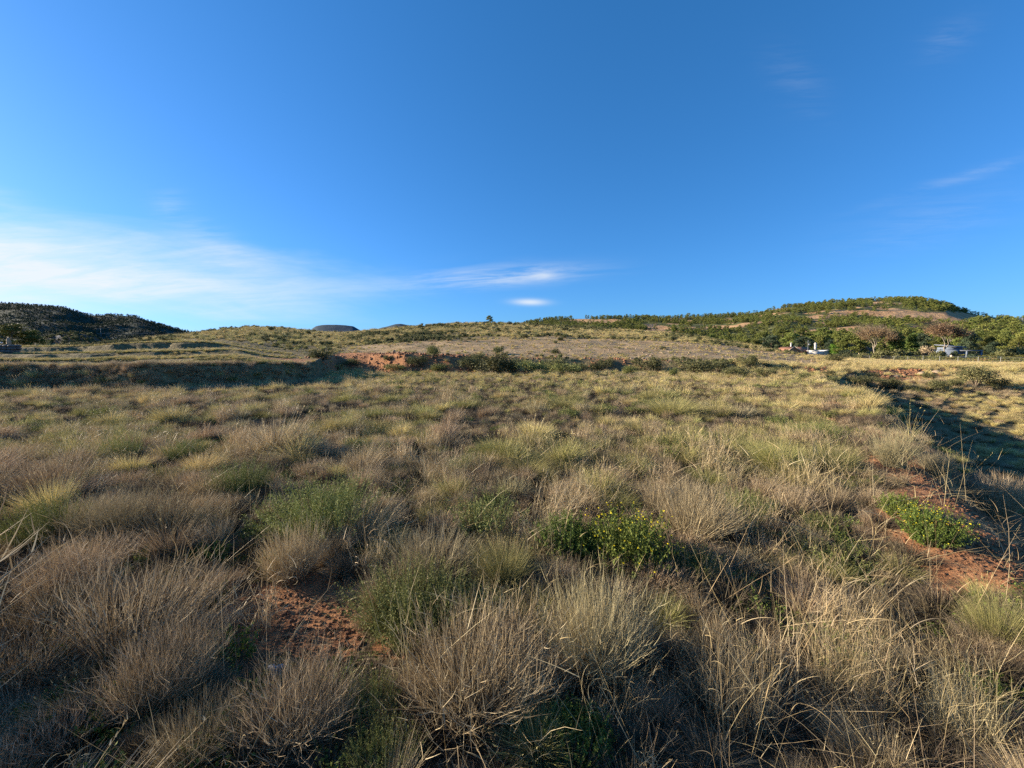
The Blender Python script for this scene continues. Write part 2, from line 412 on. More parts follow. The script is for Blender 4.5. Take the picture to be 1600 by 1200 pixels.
def build_ground():
    fine = np.linspace(R(-60), R(60), 520)
    rest = np.linspace(R(60), R(300), 90)[1:-1]
    ph = np.concatenate([fine, rest])
    rad = [0.0]; r = .35
    while r < 9000:
        rad.append(r)
        st = np.interp(r, [0, 4, 10, 20, 48, 80, 250, 9000], [.05, .06, .14, .22, .26, .8, 4, 700])
        r += st
    rad = np.array(rad)
    Rg, Pg = np.meshgrid(rad, ph, indexing='ij')
    X = Rg * np.sin(Pg); Y = Rg * np.cos(Pg)
    Z = Hg(X, Y)
    V = np.stack([X, Y, Z], -1).reshape(-1, 3)
    nr, na = X.shape
    i = np.arange(nr - 1)[:, None] * na; j = np.arange(na)[None, :]; j2 = (j + 1) % na
    Q = np.stack([i + j, i + na + j, i + na + j2, i + j2], -1).reshape(-1, 4)[:, ::-1]
    x = V[:, 0]; y = V[:, 1]
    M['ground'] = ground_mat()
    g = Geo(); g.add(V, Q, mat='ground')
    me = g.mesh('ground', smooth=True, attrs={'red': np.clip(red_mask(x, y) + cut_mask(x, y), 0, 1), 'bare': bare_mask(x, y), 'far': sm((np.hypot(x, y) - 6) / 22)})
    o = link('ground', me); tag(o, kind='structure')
build_ground()

# ------------------------------------------------------------------ far hills
class Ridge:
    def __init__(s, pts, Y, Y0, back, power, amp, nsc, seed, dz=0, bare=None):
        s.ca = np.array([ray(u, v)[0] for u, v in pts]); s.cs = np.array([ray(u, v)[1] for u, v in pts])
        s.Y, s.Y0, s.back, s.pw, s.amp, s.nsc, s.seed, s.dz, s.barefn = Y, Y0, back, power, amp, nsc, seed, dz, bare
    def z(s, x, y):
        a = x / y
        zc = EYE + np.interp(a, s.ca, s.cs) * s.Y - s.dz
        t = (y - s.Y0) / (s.Y - s.Y0)
        up = np.clip(t, 0, 1) ** s.pw
        dn = 1 - sm((y - s.Y) / s.back) * 1.15
        n = (fbm(x / s.nsc, y / s.nsc, s.seed, 4) - .5) * s.amp * np.clip(np.minimum(t * 3, 1), 0, 1) * (1 - .75 * np.exp(-((y - s.Y) / (.1 * s.Y)) ** 2))
        return np.where(t < 0, -3, (zc + 3) * np.where(y <= s.Y, up, dn) - 3 + n)
    def pix(s, x, y, z):
        # where the point falls on the photograph (only to lay out the scars and scree)
        d = y * math.cos(PITCH) - (z - EYE) * math.sin(PITCH)
        vv = 600 - F * ((z - EYE) * math.cos(PITCH) + y * math.sin(PITCH)) / d
        return 800 + F * x / d, vv
    def build(s, name, matkey, a0, a1, na=260, ny=90):
        A = np.linspace(a0, a1, na); yy = np.concatenate([np.linspace(s.Y0 - 2, s.Y, ny), np.linspace(s.Y, s.Y + s.back, 24)[1:]])
        Yg, Ag = np.meshgrid(yy, A, indexing='ij')
        X = Ag * Yg; Z = s.z(X, Yg)
        V = np.stack([X, Yg, Z], -1).reshape(-1, 3)
        i = np.arange(len(yy) - 1)[:, None] * na; j = np.arange(na - 1)[None, :]
        Q = np.stack([i + j, i + j + 1, i + na + j + 1, i + na + j], -1).reshape(-1, 4)
        g = Geo(); g.add(V, Q, mat=matkey)
        U, W = s.pix(V[:, 0], V[:, 1], V[:, 2])
        b = s.barefn(U, W, V[:, 0], V[:, 1]) if s.barefn else np.zeros(len(V))
        o = link(name, g.mesh(name, smooth=True, attrs={'bare': b})); tag(o, kind='structure')
        return o

def ell(U, W, cu, cw, su, sw, tilt=0):
    du = U - cu; dw = W - cw - tilt * du
    return 1 - sm((np.hypot(du / su, dw / sw) - .55) / .6)
def scars(U, W, x, y):
    w = W + (fbm(x / 18, y / 18, 91) - .5) * 7
    b = np.maximum(ell(U, w, 1400, 492, 62, 8, .03), ell(U, w, 1480, 497, 48, 8, .10))
    b = np.maximum(b, ell(U, w, 1530, 499, 62, 7, .16))
    b = np.maximum(b, ell(U, w, 1330, 488, 42, 5, -.02)); b = np.maximum(b, ell(U, w, 1278, 495, 26, 5, -.1))
    b = np.maximum(b, ell(U, w, 1282, 507, 18, 3)); b = np.maximum(b, ell(U, w, 1370, 472, 14, 2))
    b = np.maximum(b, ell(U, w, 1140, 501, 14, 4)); b = np.maximum(b, .9 * ell(U, w, 1110, 512, 70, 3)); b = np.maximum(b, ell(U, w, 1025, 512, 30, 5))
    b = np.maximum(b, ell(U, w, 940, 502, 45, 4)); b = np.maximum(b, .8 * ell(U, w, 905, 500, 20, 3)); b = np.maximum(b, ell(U, w, 1215, 483, 20, 2)); b = np.maximum(b, ell(U, w, 1300, 476, 30, 1.5))
    b = np.maximum(b, .8 * ell(U, w, 1340, 516, 30, 6))
    b = np.maximum(b, .85 * sm((fbm(x / 34, y / 13, 97) - .645) / .05) * sm((W - 466) / 14))
    return b
def scars_l(U, W, x, y):
    return .5 * np.maximum(.8 * ell(U, W, 190, 495, 26, 6), np.maximum(.6 * ell(U, W, 215, 512, 22, 6), .55 * ell(U, W, 28, 487, 12, 8)))

M['pine_slope'] = hill_mat('pine_slope', [(.075,.085,.03), (.15,.15,.06)], [(.30,.165,.08), (.50,.32,.17)])
M['hazed_slope'] = hill_mat('hazed_slope', [(.03,.043,.032), (.052,.066,.048)], [(.14,.13,.075), (.22,.19,.12)])  # vegetation tone shifted to blue, distance haze painted into it
M['far_rock'] = hill_mat('far_rock', [(.045,.065,.085), (.075,.10,.12)], [(.2,.18,.16), (.3,.27,.24)])  # blue base colour stands in for air haze on the mesa
pine_hill = Ridge([(560,560),(700,540),(790,510),(840,503),(870,500),(900,499),(960,498),(1050,497),(1110,495),(1180,488),(1230,480),(1300,473),(1350,470),(1400,467.5),(1430,467.5),(1455,470),(1480,475),(1500,483),(1520,490),(1560,497),(1600,503),(1700,512),(1850,530),(2100,560)],
                  430, 150, 260, 1.0, 16, 60, 101, 0, scars)
pine_hill.build('pine_hill', 'pine_slope', -.3, 2.0, 420, 130)
near_knoll = Ridge([(1180,560),(1280,552),(1340,540),(1400,526),(1450,514),(1500,508),(1560,505),(1620,506),(1750,512),(1950,540)], 250, 140, 90, 1.0, 5, 30, 131, 0)
near_knoll.build('near_knoll', 'pine_slope', .55, 1.95, 160, 60)
left_mount = Ridge([(-900,500),(-500,488),(-300,478),(-150,470),(0,473),(30,474),(60,477),(100,482),(130,491),(145,493),(180,492),(210,493),(240,503),(270,512),(300,520),(330,528),(380,542),(450,560)],
                   760, 420, 420, 1.15, 38, 120, 151, 0, scars_l)
left_mount.build('dark_mountain', 'hazed_slope', -2.9, -.5, 300, 110)
mesa = Ridge([(380,560),(476,524),(488,513),(493,509.5),(497,508.4),(505,507.6),(524,507.4),(540,508.2),(552,509.6),(558,513),(568,519),(582,517),(596,512),(606,510),(618,506.5),(626,506),(640,508.5),(660,512),(700,535)],
             3200, 2900, 900, .6, 24, 120, 171)
mesa.build('far_mesa', 'far_rock', -.75, -.1, 160, 50)
mound = Ridge([(30,545),(52,536),(64,529),(85,525),(100,521.5),(118,520.5),(135,522),(148,525),(158,532),(172,548)], 105, 97, 30, .45, 1.0, 4, 191, 0)
M['mound'] = hill_mat('mound_earth', [(.05,.045,.035), (.11,.095,.07)], [(.2,.15,.1), (.3,.23,.16)])
mound.build('spoil_mound', 'mound', -1.4, -.95, 110, 60)

# ------------------------------------------------------------------ plant makers: each gives {part: Geo}
def brush(H=.5, Rr=.32, n=420, mat='dry', lean=(0, 0), tw=4, spread=.85, w=.0028):
    """fine twiggy tussock: upright stems that fork into thin twigs"""
    g = Geo(); k = Geo()
    P, a, q = disk(n, Rr * .45)
    th0 = np.clip(q * spread + rng.normal(0, .12, n), 0, 1.25); th1 = th0 + rng.normal(.05, .22, n)
    L = H * rng.uniform(.65, 1.12, n) * (1 + .18 * np.sin(th0))
    ph = a + rng.normal(0, .5, n)
    pts, T = blades(g, mat, P, ph, th0, th1, L, np.full(n, w * 1.25), 4, lean=lean, H=H)
    for j in range(tw):
        f = rng.uniform(1.2, 3.9, n); i0 = f.astype(int); fr = (f - i0)[:, None]
        B = pts[np.arange(n), i0] * (1 - fr) + pts[np.arange(n), i0 + 1] * fr
        t2 = np.clip(th0 + rng.normal(.0, .38, n), -.9, 1.5); p2 = ph + rng.normal(0, .9, n)
        blades(k, mat, B, p2, t2, t2 * .75 + rng.normal(0, .2, n), H * rng.uniform(.14, .34, n), np.full(n, w * .8), 2)
        k.v[-1][:, 0] += 0
    return {'stems': g, 'twigs': k}

def tuft(H=.45, Rr=.3, n=700, mat='olive', lean=(0, 0), spread=.8, w=.0032, droop=.5, mat2='straw', n2=18):
    """grass tuft of soft arching blades with a few taller stalks"""
    g = Geo(); s = Geo()
    P, a, q = disk(n, Rr * .5)
    th0 = np.clip(q * spread * rng.uniform(.4, 1.1, n), 0, 1.2); th1 = th0 + np.abs(rng.normal(droop, .35, n))
    blades(g, mat, P, a + rng.normal(0, .45, n), th0, th1, H * rng.uniform(.55, 1.15, n) * (1 + .2 * np.sin(th0)), w * rng.uniform(.7, 1.3, n), 4, 1.3, lean=lean, H=H)
    if n2:
        P, a, q = disk(n2, Rr * .4)
        th0 = q * .45; pts, T = blades(s, mat2, P, a, th0, th0 + rng.normal(.15, .2, n2), H * rng.uniform(1.0, 1.5, n2), np.full(n2, w * .8), 4, lean=lean, H=H)
        for m_ in range(7):
            blades(s, mat2, pts[:, -1] - (pts[:, -1] - pts[:, -2]) * rng.uniform(0, .7, (n2, 1)), a + rng.normal(0, 1.5, n2), rng.uniform(.1, 1.0, n2), rng.uniform(.3, 1.2, n2), np.full(n2, H * .05), np.full(n2, w * 1.3), 2)
    return {'blades': g, 'stalks': s} if n2 else {'blades': g}

def straws(H=.55, Rr=.35, n=70, nl=150, mat='straw', mess=.6, curl=1.6, w=.0036, lean=(0, 0)):
    """dead coarse grass: crossing stalks with curled ribbon leaves"""
    g = Geo(); k = Geo()
    P, a, q = disk(n, Rr * .7)
    th0 = np.clip(np.abs(rng.normal(.25, mess * .55, n)), 0, 1.45); ph = rng.random(n) * 6.283
    pts, T = blades(g, mat, P, ph, th0, th0 + rng.normal(.1, .3, n), H * rng.uniform(.6, 1.5, n), w * rng.uniform(.5, .95, n), 4, lean=lean, H=H)
    i = rng.integers(0, n, nl); f = rng.uniform(.3, 3.9, nl); i0 = f.astype(int); fr = (f - i0)[:, None]
    B = pts[i, i0] * (1 - fr) + pts[i, i0 + 1] * fr
    t0 = rng.uniform(.1, 1.0, nl); curl = curl * rng.random(nl) ** 1.6
    blades(k, mat, B, rng.random(nl) * 6.283, t0, t0 + rng.uniform(.2, 1, nl) * curl * 1.6, H * rng.uniform(.15, .45, nl), w * rng.uniform(.5, 1.2, nl), 6, 1.1, tip=.1)
    return {'stalks': g, 'curled_leaves': k}

def herb(H=.35, Rr=.3, n=130, nl=26, mat='green', lw=.004, ll=.012, spread=1.0, lean=(0, 0), flowers=0, stemmat=None, broad=False):
    """leafy stems, feathery or broad, with or without small yellow flowers"""
    g = Geo(); k = Geo()
    P, a, q = disk(n, Rr * .55)
    th0 = np.clip(q * spread + rng.normal(0, .15, n), 0, 1.3)
    pts, T = blades(g, stemmat or mat, P, a + rng.normal(0, .4, n), th0, th0 * .7 + rng.normal(0, .2, n), H * rng.uniform(.65, 1.1, n) * (1 + .15 * np.sin(th0)), np.full(n, .003), 4, tip=.5, lean=lean, H=H)
    m_ = n * nl
    i = np.repeat(np.arange(n), nl); f = rng.uniform(.7, 3.99, m_) ; i0 = f.astype(int); fr = (f - i0)[:, None]
    B = pts[i, i0] * (1 - fr) + pts[i, i0 + 1] * fr + rng.normal(0, ll * .8, (m_, 3))
    leaves(k, mat, B, lw, ll, updir=np.array([0, 0, .6]))
    d = {'stems': g, 'foliage': k}
    if flowers:
        fl = Geo()
        ii = rng.choice(n, flowers, replace=flowers > n)
        C = pts[ii, -1] + np.stack([rng.normal(0, .03, flowers), rng.normal(0, .03, flowers), rng.uniform(.0, .03, flowers)], 1)
        for p in range(4):
            an = p * math.pi / 2 + rng.random(flowers)
            off = np.stack([np.cos(an), np.sin(an), np.full(flowers, .25)], 1) * .006
            leaves(fl, 'yellow', C + off, .006, .007, updir=np.array([0, -.5, 1.5]))
        d['blossom'] = fl
    return d

def shrub(H=1.4, Rr=.9, n=1600, mat='scrub', leaf=.035, lobes=9, stems=True):
    g = Geo(); k = Geo()
    per = n // lobes
    for l in range(lobes):
        an = rng.random() * 6.283; rr = Rr * .62 * rng.random() ** .5
        c = np.array([rr * math.cos(an), rr * math.sin(an), H * rng.uniform(.35, .68)])
        R_ = np.array([Rr * rng.uniform(.32, .52), Rr * rng.uniform(.32, .52), H * rng.uniform(.24, .36)])
        d = rng.normal(size=(per, 3)); d /= np.linalg.norm(d, axis=1, keepdims=True)
        C = c + d * R_ * (rng.random((per, 1)) ** .4) * rng.uniform(.75, 1.2, (per, 1))
        C[:, 2] = np.maximum(C[:, 2], .02)
        leaves(k, mat, C, leaf * .5, leaf, updir=d * .5, rs=np.clip(rng.random() * .5 + rng.random(per) * .5, 0, 1))
        if stems: tube(g, 'wood', [(0, 0, 0), (c[0] * .5, c[1] * .5, c[2] * .5), tuple(c)], [.03 * H, .018 * H, .006 * H], 4)
    return {'stems': g, 'foliage': k}

def tree(H=8, W=3.2, trunk=.35, n=2600, mat='pine', leaf=.16, lobes=16, flat=.55, tr=.16, bark='wood', top=1.0, limbs=True):
    """tapered leaning trunk, limbs and a crown of leaf sprays gathered in uneven clumps"""
    g = Geo(); k = Geo()
    bend = rng.normal(0, .04 * H, 2)
    zt = H * .8
    tp = np.array([(bend[0] * s ** 2, bend[1] * s ** 2, zt * s) for s in np.linspace(0, 1, 6)])
    tube(g, bark, tp, np.linspace(tr, tr * .3, 6), 7)
    per = n // lobes
    for l in range(lobes):
        f = (l + .5) / lobes
        zz = H * (trunk + (1 - trunk) * f ** .9 * .93)
        wr = W * (math.sin(math.pi * min(1, (f * .8 + .18))) ** .7) * top if flat > .3 else W * (1 - f) ** .8
        an = l * 2.4 + rng.normal(0, .5); rr = wr * rng.uniform(.25, .72)
        base = np.array([np.interp(zz, tp[:, 2], tp[:, 0]), np.interp(zz, tp[:, 2], tp[:, 1]), 0])
        c = base + np.array([rr * math.cos(an), rr * math.sin(an), zz])
        R_ = np.array([1, 1, flat]) * W * rng.uniform(.26, .44)
        d = rng.normal(size=(per, 3)); d /= np.linalg.norm(d, axis=1, keepdims=True)
        C = c + d * R_ * (rng.random((per, 1)) ** .35) * rng.uniform(.7, 1.25, (per, 1))
        leaves(k, mat, C, leaf * .55, leaf, updir=d * .5 + np.array([0, 0, .3]), rs=np.clip(rng.random() * .45 + rng.random(per) * .55, 0, 1))
        if limbs:
            z0 = min(zz * .72, zt)
            b0 = np.array([np.interp(z0, tp[:, 2], tp[:, 0]), np.interp(z0, tp[:, 2], tp[:, 1]), z0])
            tube(g, bark, [b0, (b0 + c) / 2 + (0, 0, -.03 * H), c], [tr * .32, tr * .2, tr * .07], 4)
    return {'trunk': g, 'crown': k}

def bare_tree(H=10, W=5.5, seed=0):
    """round-headed tree with a pale forked trunk and sparse brown leaves kept on fine twigs"""
    g = Geo(); k = Geo(); tips = []
    def grow(p, d, L, r, lev):
        n = 4; pts = [p]; q = p.copy(); dd = d.copy()
        for _ in range(n):
            dd = dd + rng.normal(0, .10, 3) + np.array([0, 0, .03]); dd /= np.linalg.norm(dd); q = q + dd * L / n; pts.append(q.copy())
        tube(g, 'palewood' if lev < 3 else 'wood', pts, np.linspace(r, r * .62, n + 1), 6 if lev < 2 else 3)
        if lev >= 3: tips.append((pts[2], dd)); tips.append((pts[-1], dd))
        if lev == 5: return
        m_ = (3, 3, 3, 3, 3)[lev]
        for c in range(m_):
            an = c * 6.283 / m_ + rng.normal(0, .5)
            u_ = np.cross(dd, [0.3, .2, 1]); u_ /= np.linalg.norm(u_) + 1e-9; v_ = np.cross(dd, u_)
            sp = rng.uniform(.45, .85)
            nd_ = dd * math.cos(sp) + (u_ * math.cos(an) + v_ * math.sin(an)) * math.sin(sp)
            nd_ = nd_ + np.array([0, 0, .22]); nd_ /= np.linalg.norm(nd_)
            grow(q, nd_, L * rng.uniform(.62, .82) * (.85 if lev == 0 else 1), r * .58, lev + 1)
    grow(np.zeros(3), np.array([.03, 0, 1.]), H * .30, .22, 0)
    C = np.array([t[0] for t in tips]); C = np.repeat(C, 12, 0) + rng.normal(0, .34, (len(C) * 12, 3))
    leaves(k, 'brownleaf', C, .05, .10)
    A = C[:, :2].mean(0); zc = C[:, 2].mean(); w_ = np.percentile(np.hypot(*(C[:, :2] - A).T), 97); zt = np.percentile(C[:, 2], 99.5); zl = np.percentile(C[:, 2], 3)
    for q in (g, k):
        for V in q.v:
            V[:, :2] = (V[:, :2] - A * np.clip(V[:, 2:] / zc, 0, 1.2)) * np.where(V[:, 2:] > zl, W / w_, 1)
            V[:, 2] *= H / zt
    return {'trunk': g, 'crown': k}

# ------------------------------------------------------------------ things and their copies
def things(proto_parts, name):
    """meshes of a plant, one per part"""
    V = np.concatenate([np.concatenate(g.v) for g in proto_parts.values() if g.n])
    out = [(p, g.mesh(name + '_' + p, smooth=False)) for p, g in proto_parts.items() if g.n]
    SIZE[out[0][1].name] = (np.percentile(V[:, 0], 99.2) - np.percentile(V[:, 0], .8), np.percentile(V[:, 2], 99.4))
    return out
SIZE = {}

def place(parts, name, loc, rz, s, label, cat, group=None, tilt=(0, 0)):
    r = bpy.data.objects.new(name, None); COL.objects.link(r); r.empty_display_size = .1
    r.location = loc; r.rotation_euler = (tilt[0], tilt[1], rz); r.scale = (s, s, s) if np.isscalar(s) else s
    tag(r, label, cat, group)
    for p, me in parts:
        o = bpy.data.objects.new(p, me); COL.objects.link(o); o.parent = r
    return r

def single(parts_geo, name):
    return Geo().join(list(parts_geo.values())).mesh(name)

LIB = {}
def scatter(name, protos, X, Y, S, tilt=.12, zoff=-.02, Z=None, kind='stuff', label=None, SZ=None, rz=None):
    """one object whose points carry copies of a few plants (uncountable cover)"""
    n = len(X)
    if n == 0: return
    Z = Hg(X, Y) if Z is None else Z
    me = bpy.data.meshes.new(name)
    me.vertices.add(n); me.vertices.foreach_set('co', np.stack([X, Y, Z + zoff * S], 1).astype(np.float32).ravel())
    def at3(k, v):
        A = me.attributes.new(k, 'FLOAT_VECTOR', 'POINT'); A.data.foreach_set('vector', np.asarray(v, np.float32).ravel())
    rz = rng.random(n) * 6.283 if rz is None else rz
    at3('rot', np.stack([rng.normal(0, tilt, n), rng.normal(0, tilt, n), rz], 1))
    SZ = S * rng.uniform(.85, 1.2, n) if SZ is None else SZ
    at3('scl', np.stack([S, S, SZ], 1))
    A = me.attributes.new('pick', 'INT', 'POINT'); A.data.foreach_set('value', rng.integers(0, len(protos), n).astype(np.int32))
    key = id(protos)
    if key not in LIB:
        c = bpy.data.collections.new(name + '_kinds')
        for p in protos: c.objects.link(bpy.data.objects.new(name + '_sample', p))
        LIB[key] = (c, protos)
    c = LIB[key][0]
    ng = bpy.data.node_groups.new(name + '_spread', 'GeometryNodeTree')
    ng.interface.new_socket('Geometry', in_out='INPUT', socket_type='NodeSocketGeometry')
    ng.interface.new_socket('Geometry', in_out='OUTPUT', socket_type='NodeSocketGeometry')
    N, L = ng.nodes, ng.links
    gi = N.new('NodeGroupInput'); go = N.new('NodeGroupOutput')
    ip = N.new('GeometryNodeInstanceOnPoints'); ci = N.new('GeometryNodeCollectionInfo')
    ci.inputs['Collection'].default_value = c; ci.inputs['Separate Children'].default_value = True; ci.inputs['Reset Children'].default_value = True
    def na(nm, dt):
        a = N.new('GeometryNodeInputNamedAttribute'); a.data_type = dt; a.inputs['Name'].default_value = nm
        return a.outputs['Attribute']
    e2r = N.new('FunctionNodeEulerToRotation')
    L.new(na('rot', 'FLOAT_VECTOR'), e2r.inputs[0])
    L.new(gi.outputs[0], ip.inputs['Points']); L.new(ci.outputs[0], ip.inputs['Instance'])
    ip.inputs['Pick Instance'].default_value = True
    L.new(na('pick', 'INT'), ip.inputs['Instance Index'])
    L.new(e2r.outputs[0], ip.inputs['Rotation']); L.new(na('scl', 'FLOAT_VECTOR'), ip.inputs['Scale'])
    L.new(ip.outputs[0], go.inputs[0])
    o = link(name, me); md = o.modifiers.new('spread', 'NODES'); md.node_group = ng
    tag(o, label, kind=kind)
    return o

# ------------------------------------------------------------------ named plants of the near field
KIND = {}
def kind(key, fn, nm, k=3):
    KIND[key] = ([things(fn(), nm) for _ in range(k)], nm)

kind('dry',   lambda: brush(.5, .34, 620, 'dry', (.28, .02), 4, w=.0036), 'dry_bush')
kind('grey',  lambda: brush(.5, .34, 600, 'grey', (.12, .0), 4, w=.0036), 'grey_bush')
kind('drytuft', lambda: brush(.5, .34, 700, 'dry', (.55, .04), 4, .7, w=.0036), 'dry_tuft')
kind('olive', lambda: tuft(.45, .34, 2600, 'olive', (.15, 0), .95, .0026, .5, 'pale', 22), 'olive_tuft')
kind('straw', lambda: straws(.55, .42, 480, 620, mess=.9), 'straw_clump')
kind('curl',  lambda: straws(.5, .16, 40, 90, 'straw', .35, 3.0, .0065), 'curled_grass')
kind('stalk', lambda: straws(.75, .10, 7, 16, 'straw', .4, 2.4, .005), 'bent_stalk')
kind('green', lambda: herb(.38, .34, 420, 40, 'green', .0022, .010, 1.05, (.1, 0)), 'green_shrub')
kind('lush',  lambda: herb(.34, .32, 260, 44, 'lush', .007, .012, 1.15, flowers=0), 'leafy_plant', 2)
kind('flower', lambda: herb(.42, .32, 280, 40, 'lush', .007, .012, 1.05, flowers=130), 'flowering_plant', 2)
kind('reed',  lambda: tuft(1.0, .10, 26, 'pale', (.35, .05), .35, .004, .35, 'pale', 5), 'tall_grass')

# (kind, u, v of the foot, width in px, v of the top, label, category)
NEAR = [
 ('dry', 735, 1105, 270, 925, 'big purplish brown dry bush, frontmost in the middle, green sprig at its foot', 'dry bush'),
 ('dry', 455, 1150, 230, 1015, 'brown dry bush in front of the whitish lump and the bare red earth', 'dry bush'),
 ('drytuft', 235, 1105, 250, 955, 'sandy dry tussock with stems blown over to the right, beside the bare red earth', 'grass tussock'),
 ('dry', 300, 1190, 190, 1075, 'low brown dry bush at the bottom edge below the wind-blown tussock', 'dry bush'),
 ('grey', 930, 1045, 200, 880, 'greyish dead bush in the shade just below the yellow flowers', 'dry bush'),
 ('straw', 1150, 1120, 250, 930, 'mess of crossing golden straw right of the big dry bush', 'straw clump'),
 ('straw', 1330, 1090, 280, 900, 'widest tangle of pale straw, over green leaves, on the right of the foreground', 'straw clump'),
 ('straw', 1500, 1150, 260, 1000, 'flattened straw tangle in the bottom right corner', 'straw clump'),
 ('olive', 1560, 1010, 180, 900, 'yellowish soft grass tussock below the red earth on the right', 'grass tussock'),
 ('green', 645, 985, 190, 880, 'olive green feathery shrub behind the big dry bush', 'green shrub'),
 ('grey', 675, 905, 170, 822, 'grey green mounded bush behind the feathery shrub', 'bush'),
 ('olive', 785, 915, 120, 815, 'rounded yellow green tuft with fine upright stems, left of the flowering plant', 'grass tussock'),
 ('flower', 985, 890, 130, 792, 'lush green plant covered in small yellow flowers', 'flowering plant'),
 ('lush', 885, 862, 100, 800, 'dark green leafy plant in shade, left of the yellow flowers', 'leafy plant'),
 ('dry', 1085, 840, 150, 752, 'pinkish dry bush behind and right of the yellow flowers', 'dry bush'),
 ('dry', 455, 905, 120, 808, 'compact brown dry bush above the bare red earth', 'dry bush'),
 ('drytuft', 90, 945, 240, 838, 'wide pale brown tussock bent to the right at the left edge', 'grass tussock'),
 ('green', 75, 850, 150, 748, 'dense bright green shrub at the left edge, dark at its foot', 'green shrub'),
 ('grey', 195, 840, 170, 752, 'grey twiggy bush right of the green shrub at the left edge', 'bush'),
 ('green', 378, 775, 100, 716, 'green shrub with a dark hollow beneath, in the left middle of the field', 'green shrub'),
 ('green', 510, 835, 180, 742, 'broad green shrub above the compact brown bush', 'green shrub'),
 ('green', 292, 720, 70, 682, 'small green shrub farther back in the left of the field', 'green shrub'),
 ('green', 190, 722, 80, 680, 'dull green shrub among brown grass, left of the small green one', 'green shrub'),
 ('curl', 412, 985, 80, 880, 'clump of curled dead grass standing on the bare red earth', 'dead grass'),
 ('curl', 1005, 1235, 110, 1110, 'golden curly dead grass at the bottom edge, right of the middle', 'dead grass'),
 ('curl', 130, 1225, 120, 1125, 'yellowish dead grass with broad blades in the bottom left corner', 'dead grass'),
 ('stalk', 845, 1215, 70, 1085, 'few bent straw stalks in the dark gap at the bottom edge', 'grass stalk'),
 ('green', 580, 1120, 90, 1030, 'bright green sprig between the two brown bushes at the front', 'green shrub'),
 ('green', 600, 1215, 120, 1120, 'dark green feathery plant at the bottom edge below the green sprig', 'green shrub'),
 ('lush', 900, 1170, 120, 1100, 'green leaves deep in the shade beside the big dry bush', 'leafy plant'),
 ('lush', 1405, 805, 70, 758, 'small bright green leafy plant at the edge of the red earth', 'leafy plant'),
 ('flower', 1455, 848, 120, 788, 'low bright green plant with few yellow flowers beside the red earth on the right', 'flowering plant'),
 ('grey', 1395, 730, 90, 660, 'tall grey tussock above the red earth on the edge of the shaded hollow', 'bush'),
 ('grey', 1462, 742, 80, 700, 'pale dry bush between the red earth and the shaded hollow', 'bush'),
 ('drytuft', 1550, 806, 130, 735, 'sandy tussock leaning over the red earth at the right edge', 'grass tussock'),
 ('olive', 1300, 745, 110, 668, 'large yellow green tussock left of the tall grey one', 'grass tussock'),
 ('olive', 1215, 740, 110, 662, 'yellow green tussock in the middle of the right half of the field', 'grass tussock'),
 ('green', 1165, 810, 90, 762, 'dark green tuft left of the bright leafy plants', 'green shrub'),
 ('green', 1270, 690, 90, 655, 'green patch of soft shoots on the raised edge of the field', 'green shrub'),
 ('straw', 690, 755, 110, 688, 'tan patch of upright straw in the centre of the field', 'straw clump'),
 ('straw', 905, 800, 150, 725, 'sandy straw patch behind the yellow flowers', 'straw clump'),
 ('olive', 820, 740, 110, 700, 'low olive mound with a dark shaded side behind the sandy straw patch', 'grass tussock'),
 ('straw', 330, 830, 130, 750, 'bronze patch of curled straw left of the broad green shrub', 'straw clump'),
 ('curl', 575, 900, 60, 812, 'upright dead grass between the broad green shrub and the grey green mound', 'dead grass'),
 ('reed', 1420, 690, 60, 622, 'tall thin grass stems standing against the shaded hollow', 'tall grass'),
 ('reed', 1490, 770, 60, 695, 'tall pale grass stems above the pale dry bush', 'tall grass'),
 ('reed', 1585, 800, 50, 722, 'tall thin grass stems at the right edge', 'tall grass'),
 ('olive', 590, 655, 70, 628, 'dark rounded tussock far back in the field, with a long shadow', 'grass tussock'),
 ('olive', 655, 690, 50, 662, 'small dark green tussock in front of the one with a long shadow', 'grass tussock'),
 ('olive', 880, 640, 90, 612, 'pale yellow tussock far back in the field, right of the middle', 'grass tussock'),
 ('olive', 1050, 650, 110, 610, 'big pale yellow tussock near the far end of the field', 'grass tussock'),
 ('green', 730, 740, 60, 708, 'dark green tuft right of the tan straw patch', 'green shrub'),
 ('grey', 215, 615, 40, 598, 'lone brown bush at the far left end of the field', 'bush'),
 ('green', 1090, 905, 90, 850, 'green shoots at the edge of the straw, right of the yellow flowers', 'green shrub'),
]
TAKEN = []
cnt = {}
for kd, u, v, wpx, vt, label, cat in NEAR:
    x, y, z = at(u, v)
    protos, nm = KIND[kd]
    cnt[kd] = cnt.get(kd, -1) + 1
    wid, tall = SIZE[protos[0][0][1].name]
    s = wpx * y / F / wid / math.hypot(1, x / y)
    hh = EYE + ray(u, vt)[1] * (y + .1 * s) - z
    if kd in ('reed', 'stalk', 'curl'): sx = hh / tall
    else: sx = s
    sz = min(max(hh / tall, .45 * sx), 1.7 * sx)
    lean = kd in ('dry', 'grey', 'drytuft', 'reed')
    rz = rng.normal(0, .35) if lean else rng.random() * 6.283
    place(protos[cnt[kd] % len(protos)], nm, (x, y, z - .02), rz, (sx, sx, sz), label, cat, 'plants of the near field')
    TAKEN.append((x, y, .42 * wid * sx))

